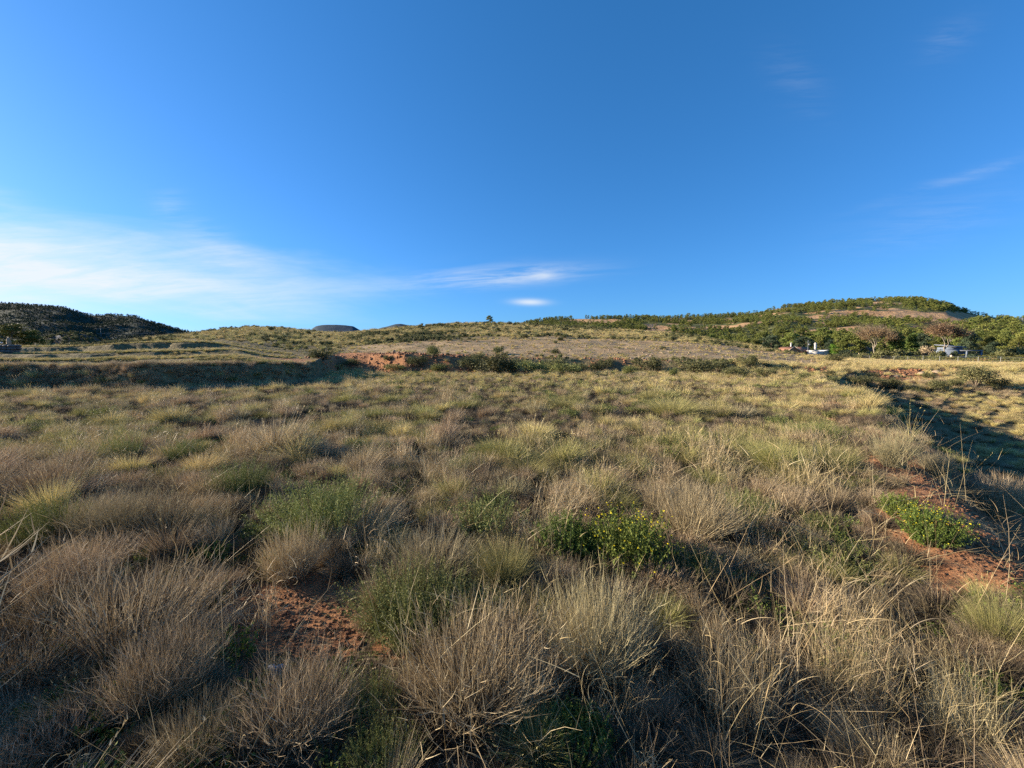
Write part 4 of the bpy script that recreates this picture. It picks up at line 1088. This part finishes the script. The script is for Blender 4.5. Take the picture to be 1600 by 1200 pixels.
def chim(g, x, y, z0, z1, w=.32, cap=True):
    box(g, 'plaster', x - w, x + w, y - w, y + w, z0, z1)
    if cap:
        box(g, 'plaster', x - w * 1.5, x + w * 1.5, y - w * 1.5, y + w * 1.5, z1 + .003, z1 + .16); box(g, 'plaster', x - w * .8, x + w * .8, y - w * .8, y + w * .8, z1 + .163, z1 + .5)
part('chimney', fh, lambda g: chim(g, 3.1, 3, ze, za + 1.0, .15))
part('chimney', fh, lambda g: chim(g, 9.9, 1.4, ze - .3, za + .9, .24))
def f_white(g):
    box(g, 'plaster', 8.0, 11.6, .2, 2.45, -1, ze + .05); box(g, 'plaster', 7.9, 9.9, .1, 2.5, ze + .053, ze + .35)
    prism(g, 'plaster', [(12.4, -1), (16.2, -1), (16.2, ze - .1), (14, ze + .5), (12.4, ze + .1)], 1, 6)
    box(g, 'plaster', 11.603, 12.397, 1.2, 5, -1, ze + .1)
part('white_wing', fh, f_white)
am = root('antenna_mast', (HX + 7.6, HY + 1.6, hz), 'thin aerial mast with a small white box beside the white chimney', 'antenna')
part('mast', am, lambda g: tube(g, 'metal', [(0, 0, -.5), (0, 0, za + 2.2)], .05, 6))
part('box', am, lambda g: box(g, 'plaster', .06, .62, -.12, .12, za + .6, za + 1.05))
part('aerial', am, lambda g: [box(g, 'metal', -.35, .45, -.02, .02, za + 1.75, za + 1.8), box(g, 'metal', -.2, .3, -.02, .02, za + 1.95, za + 2.0)])

gx, gy = ray(1514, 550)[0] * 124, 124.0; gz = max(float(Hg(gx, gy)), .0)
def hz_at(v, Yd): return EYE + ray(1514, v)[1] * Yd - gz
gh = root('grey_house', (gx, gy, gz), 'blue grey house with two flat roofs and a porch among the garden trees', 'house', .15)
zt, zm = hz_at(541, 124), hz_at(547, 124)
part('wall', gh, lambda g: [box(g, 'bluegrey', -4, .2, 1.5, 7, -1, zm + .1), box(g, 'bluegrey', -3.4, .9, 2.2, 6, zm + .103, zt - .25), box(g, 'bluegrey', .203, 4, 3.5, 7, -1, zm - .35)])
part('roof', gh, lambda g: slab(g, 'slate', (-4.0, 1.6, zt - .25), (1.6, 1.6, zt - .4), (1.6, 6.5, zt + .35), (-4.0, 6.5, zt + .5), .22))
part('porch_roof', gh, lambda g: [box(g, 'slate', -1.6, 4.5, -.6, 3.3, zm - .3, zm)])
part('porch_column', gh, lambda g: box(g, 'bluegrey', 3.9, 4.35, -.5, -.05, -1, zm - .303))
part('porch_column', gh, lambda g: box(g, 'bluegrey', -1.5, -1.2, -.5, -.2, -1, zm - .303))
w_ = part('window', gh, lambda g: box(g, 'glass', -3.2, -1.8, 1.44, 1.496, .9, 2.0))
part('window', gh, lambda g: box(g, 'glass', .9, 3.2, 3.44, 3.496, .2, 2.1))

kx, ky = ray(1353, 550)[0] * 122, 122.0; kz = max(float(Hg(kx, ky)), 0)
kt = EYE + ray(1353, 540)[1] * ky - kz
kz_ = root('garden_hut', (kx, ky, kz), 'small garden hut with a dark pointed roof left of the first brown tree', 'hut')
def cone(g, mat, r, z0, z1, n=10):
    an = np.arange(n) * 2 * math.pi / n; V = [(r * math.cos(t), r * math.sin(t), z0) for t in an] + [(0, 0, z1), (0, 0, z0)]
    g.add(V, None, [(i, (i + 1) % n, n) for i in range(n)] + [((i + 1) % n, i, n + 1) for i in range(n)], mat=mat)
part('roof', kz_, lambda g: cone(g, 'thatch', 1.9, kt - 1.7, kt))
for px, py in ((-1.1, -1.1), (1.1, -1.1), (-1.1, 1.1), (1.1, 1.1)):
    part('post', kz_, lambda g: tube(g, 'cream', [(px, py, -.3), (px, py, kt - 1.6)], .16, 8))

# fence of the garden: posts and wire netting
p0 = np.array([ray(1341, 562)[0] * 113, 113.0]); p1 = np.array([ray(1602, 572)[0] * 71, 71.0])
fz = lambda p: float(Hg(p[0], p[1]))
fr = root('wire_fence', (p0[0], p0[1], fz(p0)), 'long wire fence on pale posts along the garden, from farmhouse to right edge', 'fence')
NPOST = 11; tops = []
for k in range(NPOST):
    p = p0 + (p1 - p0) * k / (NPOST - 1); q = np.array([p[0] - p0[0], p[1] - p0[1], fz(p) - fz(p0)]); tops.append(q)
    g = Geo(); tube(g, 'concrete', [(0, 0, -.3), (0, 0, 1.45)], .036, 6); link('post', g.mesh('post'), fr, tuple(q))
def wires(g):
    for h in (.2, .5, .8, 1.1, 1.4):
        tube(g, 'metal', [t + np.array([0, 0, h]) for t in tops], .010, 4)
part('wire', fr, wires)

# hedges
def hedge(u0, Y0, u1, Y1, h, w, mat, label):
    A = np.array([ray(u0, 558)[0] * Y0, Y0]); B = np.array([ray(u1, 558)[0] * Y1, Y1]); L = np.linalg.norm(B - A)
    n = int(L * 120); t = rng.random(n); d = (B - A) / L; pr = np.array([-d[1], d[0]])
    wv = rng.uniform(-1, 1, n); hv = rng.random(n)
    edge = rng.random(n) < .6; wv = np.where(edge & (rng.random(n) < .6), np.sign(wv), wv); hv = np.where(edge & (np.abs(wv) < 1), 1, hv)
    bm_ = 1 + .12 * np.sin(t * L * 1.1) + .1 * (vnoise(t * L, t * 0, 501) - .5)
    P = A + (B - A) * t[:, None] + pr * (wv * w * .5)[:, None]
    z = np.array([max(fz(p), 0) for p in (A, B)])
    C = np.stack([P[:, 0] - A[0], P[:, 1] - A[1], z[0] * (1 - t) + z[1] * t - z[0] + hv * h * bm_], 1) + rng.normal(0, .05, (n, 3))
    g = Geo(); leaves(g, mat, C, .09, .14)
    o = root('hedge', (A[0], A[1], z[0]), label, 'hedge')
    link('foliage', g.mesh('hedge_foliage'), o)
    s = Geo()
    for k in range(int(L / 1.5)):
        f = (k + .5) / int(L / 1.5); tube(s, 'wood', [(f * (B - A)[0], f * (B - A)[1], f * (z[1] - z[0]) - .2), (f * (B - A)[0], f * (B - A)[1], f * (z[1] - z[0]) + h * .7)], .05, 4)
    link('stems', s.mesh('hedge_stems'), o)
M['hedge'] = plant_mat('hedge_leaves', [(.07,.075,.015), (.12,.12,.025), (.17,.15,.035), (.09,.09,.02)], vary=.1)
hedge(1352, 113.5, 1480, 90, 1.15, .9, 'hedge', 'clipped yellow green hedge behind the left half of the wire fence')
hedge(1482, 89.5, 1640, 70, 1.0, .9, 'hedge', 'lower hedge behind the right half of the wire fence')
hedge(1440, 104, 1512, 97, 1.6, 1.1, 'hedge', 'tall clipped hedge at the trunk of the larger brown tree')
hedge(1528, 98, 1640, 92, 1.5, 1.1, 'hedge', 'clipped hedge right of the grey house')

ox = ray(1486, 559)[0] * 90; oz = max(float(Hg(ox, 90)), 0)
orn = root('garden_ornament', (ox, 90, oz), 'small orange garden fountain standing by the hedge', 'fountain')
part('pedestal', orn, lambda g: tube(g, 'orange', [(0, 0, -.1), (0, 0, .25), (0, 0, .7), (0, 0, .78)], [.28, .2, .16, .3], 10))
part('bowl', orn, lambda g: tube(g, 'orange', [(0, 0, .781), (0, 0, .86), (0, 0, .98), (0, 0, 1.02)], [.3, .6, .78, .8], 14))
part('finial', orn, lambda g: tube(g, 'cream', [(0, 0, 1.021), (0, 0, 1.2), (0, 0, 1.5), (0, 0, 1.6)], [.24, .18, .22, .05], 10))
wx0 = ray(1512, 562)[0] * 86; wx1 = ray(1572, 562)[0] * 82
lw = root('low_wall', (wx0, 86, max(float(Hg(wx0, 86)), 0)), 'low orange garden wall behind the fence, in front of the grey house', 'wall')
L_ = math.hypot(wx1 - wx0, 4); lw.rotation_euler = (0, 0, math.atan2(-4, wx1 - wx0))
part('wall', lw, lambda g: box(g, 'clod', 0, L_, -.15, .15, -.3, .85)); part('coping', lw, lambda g: box(g, 'orange', -.05, L_ + .05, -.2, .2, .853, .95))

# lattice pylon on the knoll
px_, py_ = ray(1597, 500)[0] * 235, 235.0; pz_ = zmax(px_, py_); ph_ = EYE + ray(1597, 497)[1] * py_ - pz_
pz_root = root('pylon', (px_, py_, pz_), 'grey lattice pylon at the right edge above the wood', 'pylon')
def pyl(g):
    lv = np.linspace(0, ph_, 8); wd = np.linspace(1.5, .5, 8)
    for sx, sy in ((1, 1), (1, -1), (-1, 1), (-1, -1)):
        tube(g, 'metal', [(sx * w, sy * w, z) for w, z in zip(wd, lv)], .11, 4)
    for k in range(7):
        for (ax, ay), (bx, by) in (((1, 1), (1, -1)), ((1, -1), (-1, -1)), ((-1, -1), (-1, 1)), ((-1, 1), (1, 1))):
            tube(g, 'metal', [(ax * wd[k], ay * wd[k], lv[k]), (bx * wd[k + 1], by * wd[k + 1], lv[k + 1])], .06, 3)
            tube(g, 'metal', [(bx * wd[k], by * wd[k], lv[k]), (ax * wd[k + 1], ay * wd[k + 1], lv[k + 1])], .06, 3)
part('lattice', pz_root, pyl)
for zz in (ph_ - .1, ph_ - 2.4):
    part('cross_arm', pz_root, lambda g: [tube(g, 'metal', [(-2.6, 0, zz), (2.6, 0, zz)], .1, 4), tube(g, 'metal', [(-2.6, 0, zz), (0, 0, zz - .7), (2.6, 0, zz)], .07, 4)])

# ------------------------------------------------------------------ left side small things
sx0 = ray(16, 545)[0] * 31.0; sz0 = EYE + ray(10, 561)[1] * 31; st = EYE + ray(10, 538)[1] * 31
sw = root('stone_wall', (sx0 - 1.5, 31, sz0), 'grey stone wall end at the left edge beside the terraces', 'wall')
def stones(g):
    k = 0; z = -.4
    while z < st - sz0 - .1:
        h = rng.uniform(.16, .24); xx = -3.0
        while xx < 1.5:
            w = rng.uniform(.28, .5)
            for yy in (0, .38): blob(g, 'stone', (xx + w / 2, yy, z + h / 2), (w * .56, .24, h * .58), 1, .12, k); k += 1
            xx += w
        z += h * .95
part('stones', sw, stones, True)
part('rock', sw, lambda g: [blob(g, 'plaster', (.75, .1, st - sz0 + .12), (.09, .08, .07), 1, .2, 3)], True)
part('upright_slab', sw, lambda g: blob(g, 'rock', (1.25, .15, st - sz0 + .2), (.14, .12, .34), 1, .3, 5), True)

x = ray(90, 519)[0] * 103; z = float(mound.z(np.array(x), np.array(103.0)))
sap = shrub(1.5, .5, 120, 'petal', .09, 5) if False else None
M['blossom'] = plant_mat('pale_blossom', [(.55,.53,.50), (.75,.72,.68)], vary=.05)
fs = root('pale_bush', (x, 103, z - .05), 'small whitish bush on top of the dark earth mound', 'bush')
sp = shrub(1.5, .5, 110, 'blossom', .09, 5)
for p, g in sp.items(): link(p, g.mesh('pale_bush_' + p), fs)

# white shed and pole at the foot of the dark mountain
def on_ridge(rd, u, v, y0, y1):
    a_, s_ = ray(u, v)
    for y in np.linspace(y0, y1, 600):
        if EYE + s_ * y < float(rd.z(np.array(a_ * y), np.array(y))): return a_ * y, y
    return a_ * y1, y1
bx, by = on_ridge(left_mount, 180, 530, 421, 700); bz = EYE + ray(180, 530)[1] * by
sh = root('white_shed', (bx, by, bz), 'long low white shed at the foot of the dark mountain', 'shed')
kx_ = by / F
part('wall', sh, lambda g: box(g, 'plaster', -10 * kx_, 10 * kx_, 0, 6, -3, 1.6 * kx_)); part('roof', sh, lambda g: slab(g, 'metal', (-10.4 * kx_, -.5, 1.62 * kx_), (10.4 * kx_, -.5, 1.62 * kx_), (10.4 * kx_, 6.5, 2.6 * kx_), (-10.4 * kx_, 6.5, 2.6 * kx_), .3))
ux, uy = on_ridge(left_mount, 158, 525, 421, 700); uz = EYE + ray(158, 525)[1] * uy; kk = uy / F
up = root('utility_pole', (ux, uy, uz), 'thin utility pole with a wire in front of the dark mountain', 'pole')
part('pole', up, lambda g: tube(g, 'concrete', [(0, 0, -2), (0, 0, 12 * kk)], .22, 6))
part('crossbar', up, lambda g: box(g, 'metal', -1.2, 1.2, -.08, .08, 11 * kk, 11 * kk + .2))
part('wire', up, lambda g: tube(g, 'metal', [((t * 92 - 8) * kk, 0, (4.0 - 4 * t * (1 - t) + 0.3 * t) * kk) for t in np.linspace(0, 1, 12)], .10, 4))

# whitish lump in the grass beside the red earth
x, y, z = at(428, 1062)
g = Geo(); blob(g, 'palestone', (0, 0, .03), (.05, .042, .045), 1, .6, 4)
o = link('pale_stone', g.mesh('pale_stone', True), None, (x, y, z), .4); tag(o, 'small whitish lump lying in dry grass beside the bare red earth', 'stone')

# pale boulders on the broken bank at the right
BO = []
for k in range(3):
    g = Geo(); blob(g, 'rock', (0, 0, 0), (1, .8, .62), 1, .35, 20 + k); BO.append(g.mesh('boulder', False))
for k, (u, v, wpx) in enumerate(((1462,583,22),(1488,582,10),(1490,588,12),(1440,584,16),(1265,592,10),(1256,600,8),(1400,588,12),(1520,592,10),(1360,590,12))):
    x, y, z = at(u, v); s = wpx * y / F / 2 / math.hypot(1, x / y)
    o = link('boulder', BO[k % 3], None, (x, y, z), rng.random() * 6.28, (s, s, s * .8)); tag(o, 'pale boulder lying on the broken red bank at the right', 'boulder', 'boulders on the right bank')

# ------------------------------------------------------------------ light
AZ, EL = 77.0, 17.0
S_ = Vector((-math.sin(R(AZ)) * math.cos(R(EL)), math.cos(R(AZ)) * math.cos(R(EL)), math.sin(R(EL))))
sun = bpy.data.lights.new('sun', 'SUN'); sun.energy = 5.0; sun.angle = R(.5); sun.color = (1, .86, .66)
so = bpy.data.objects.new('sun', sun); COL.objects.link(so); so.rotation_euler = (-S_).to_track_quat('-Z', 'Y').to_euler(); so.location = S_ * 60

w = bpy.data.worlds.new('World'); sc.world = w; w.use_nodes = True
nt = w.node_tree; nd, ln = nt.nodes, nt.links; bgn = nd['Background']
sky = nd.new('ShaderNodeTexSky'); sky.sky_type = 'NISHITA'; sky.sun_disc = False
sky.sun_elevation = R(EL); sky.sun_rotation = R(-AZ); sky.ozone_density = 3; sky.dust_density = .6; sky.air_density = 1; sky.altitude = 300
def val(x): return x
def mth(op, a, b=None, c=None):
    n = nd.new('ShaderNodeMath'); n.operation = op
    for i, q in enumerate((a, b, c)):
        if q is None: continue
        if isinstance(q, (int, float)): n.inputs[i].default_value = q
        else: ln.new(q, n.inputs[i])
    return n.outputs[0]
sep = nd.new('ShaderNodeSeparateColor'); ln.new(sky.outputs[0], sep.inputs[0])
cmb = nd.new('ShaderNodeCombineColor')
for i, (k, gm) in enumerate(((.85, 1.05), (1.33, .80), (2.36, .85))):    # white balance of the clear winter air
    ln.new(mth('MULTIPLY', mth('POWER', mth('MULTIPLY', sep.outputs[i], .1), gm), k * 3.08), cmb.inputs[i])
tc = nd.new('ShaderNodeTexCoord'); sx = nd.new('ShaderNodeSeparateXYZ'); ln.new(tc.outputs['Generated'], sx.inputs[0])
yy_ = mth('MAXIMUM', sx.outputs[1], .08); ga = mth('DIVIDE', sx.outputs[0], yy_); gs = mth('DIVIDE', sx.outputs[2], yy_)
def noise2(ax, sy, rot, sc_, det=6, ro=.6, off=0):
    c, s = math.cos(rot), math.sin(rot)
    X_ = mth('ADD', mth('MULTIPLY', ga, c), mth('MULTIPLY', gs, s)); Y_ = mth('SUBTRACT', mth('MULTIPLY', gs, c), mth('MULTIPLY', ga, s))
    cb = nd.new('ShaderNodeCombineXYZ'); ln.new(mth('MULTIPLY', X_, ax), cb.inputs[0]); ln.new(mth('MULTIPLY', Y_, sy), cb.inputs[1]); cb.inputs[2].default_value = off
    n = nd.new('ShaderNodeTexNoise'); n.inputs['Scale'].default_value = sc_; n.inputs['Detail'].default_value = det; n.inputs['Roughness'].default_value = ro; n.inputs['Distortion'].default_value = .4
    ln.new(cb.outputs[0], n.inputs['Vector']); return n.outputs[0]
def sstep(x, a, b):
    n = nd.new('ShaderNodeMapRange'); n.interpolation_type = 'SMOOTHSTEP'; n.inputs['From Min'].default_value = a; n.inputs['From Max'].default_value = b
    ln.new(x, n.inputs['Value']); return n.outputs[0]
def gauss(u, v, su, sv, tilt):
    a0, s0 = ray(u, v); c, s = math.cos(tilt), math.sin(tilt)
    da = mth('SUBTRACT', ga, a0); ds = mth('SUBTRACT', gs, s0)
    X_ = mth('DIVIDE', mth('ADD', mth('MULTIPLY', da, c), mth('MULTIPLY', ds, s)), su); Y_ = mth('DIVIDE', mth('SUBTRACT', mth('MULTIPLY', ds, c), mth('MULTIPLY', da, s)), sv)
    return mth('EXPONENT', mth('MULTIPLY', mth('ADD', mth('POWER', mth('ABSOLUTE', X_), 2), mth('POWER', mth('ABSOLUTE', Y_), 2)), -1))
n_wide = noise2(1.0, 6, -.14, 1.5, 7, .55)
n_fine = noise2(1.9, 17, .06, 2.2, 9, .68, 3.3)
# cirrus bank low on the left: top and bottom edges as slopes, broken by the noise
jit = mth('MULTIPLY', mth('SUBTRACT', n_wide, .5), .22)
mida = mth('ADD', .155, mth('MULTIPLY', mth('MINIMUM', mth('ADD', ga, .35), 0.0), -.065))          # centre line of the bank
half = mth('ADD', .028, mth('MULTIPLY', mth('MINIMUM', mth('ADD', ga, .25), 0.0), -.085))
dist = mth('DIVIDE', mth('ABSOLUTE', mth('SUBTRACT', mth('ADD', gs, jit), mida)), half)
band = mth('MULTIPLY', mth('SUBTRACT', 1.0, sstep(dist, 0, 1.75)), mth('SUBTRACT', 1.0, sstep(ga, -.80, -.10)))
band = mth('MULTIPLY', band, mth('ADD', .68, mth('MULTIPLY', sstep(n_fine, .28, .72), .6)))
cl = mth('MULTIPLY', band, mth('ADD', .50, mth('MULTIPLY', sstep(mth('MULTIPLY', ga, -1.0), .55, 1.35), .5)))
def addc(x): 
    global cl
    cl = mth('ADD', cl, x)
nf = sstep(n_fine, .35, .68)
addc(mth('MULTIPLY', mth('MULTIPLY', gauss(790, 432, .17, .022, .07), nf), .55))
addc(mth('MULTIPLY', gauss(848, 431, .028, .010, .0), .28))
addc(mth('MULTIPLY', gauss(828, 472, .040, .0075, -.02), .75))
addc(mth('MULTIPLY', mth('MULTIPLY', gauss(640, 440, .2, .03, .1), nf), .10))
addc(mth('MULTIPLY', mth('MULTIPLY', gauss(320, 360, .12, .03, -.5), nf), .12))
addc(mth('MULTIPLY', mth('MULTIPLY', gauss(262, 320, .03, .04, -.9), nf), .10))
addc(mth('MULTIPLY', mth('MULTIPLY', gauss(1520, 272, .20, .014, .30), nf), .11))
addc(mth('MULTIPLY', mth('MULTIPLY', gauss(1460, 345, .2, .05, .25), nf), .08))
addc(mth('MULTIPLY', mth('MULTIPLY', gauss(1480, 62, .07, .035, .5), nf), .07))
addc(mth('MULTIPLY', mth('MULTIPLY', gauss(1245, 130, .09, .05, -.8), nf), .05))
cl = mth('MULTIPLY', cl, sstep(sx.outputs[1], .1, .3)); cl = mth('MINIMUM', cl, .93)
mixc = nd.new('ShaderNodeMixRGB'); ln.new(cl, mixc.inputs[0]); ln.new(cmb.outputs[0], mixc.inputs[1]); mixc.inputs[2].default_value = (3.45, 3.65, 3.8, 1)
ln.new(mixc.outputs[0], bgn.inputs[0]); bgn.inputs[1].default_value = .1

sc.view_settings.view_transform = 'Standard'; sc.view_settings.look = 'None'; sc.view_settings.exposure = 1.36; sc.view_settings.gamma = 1
sc.view_settings.use_curve_mapping = False
sc.render.engine = 'CYCLES'
sc.cycles.max_bounces = 5; sc.cycles.diffuse_bounces = 2; sc.cycles.glossy_bounces = 2; sc.cycles.transmission_bounces = 3; sc.cycles.transparent_max_bounces = 4
sc.cycles.volume_bounces = 0
sc.cycles.caustics_reflective = False; sc.cycles.caustics_refractive = False
sc.cycles.use_denoising = False
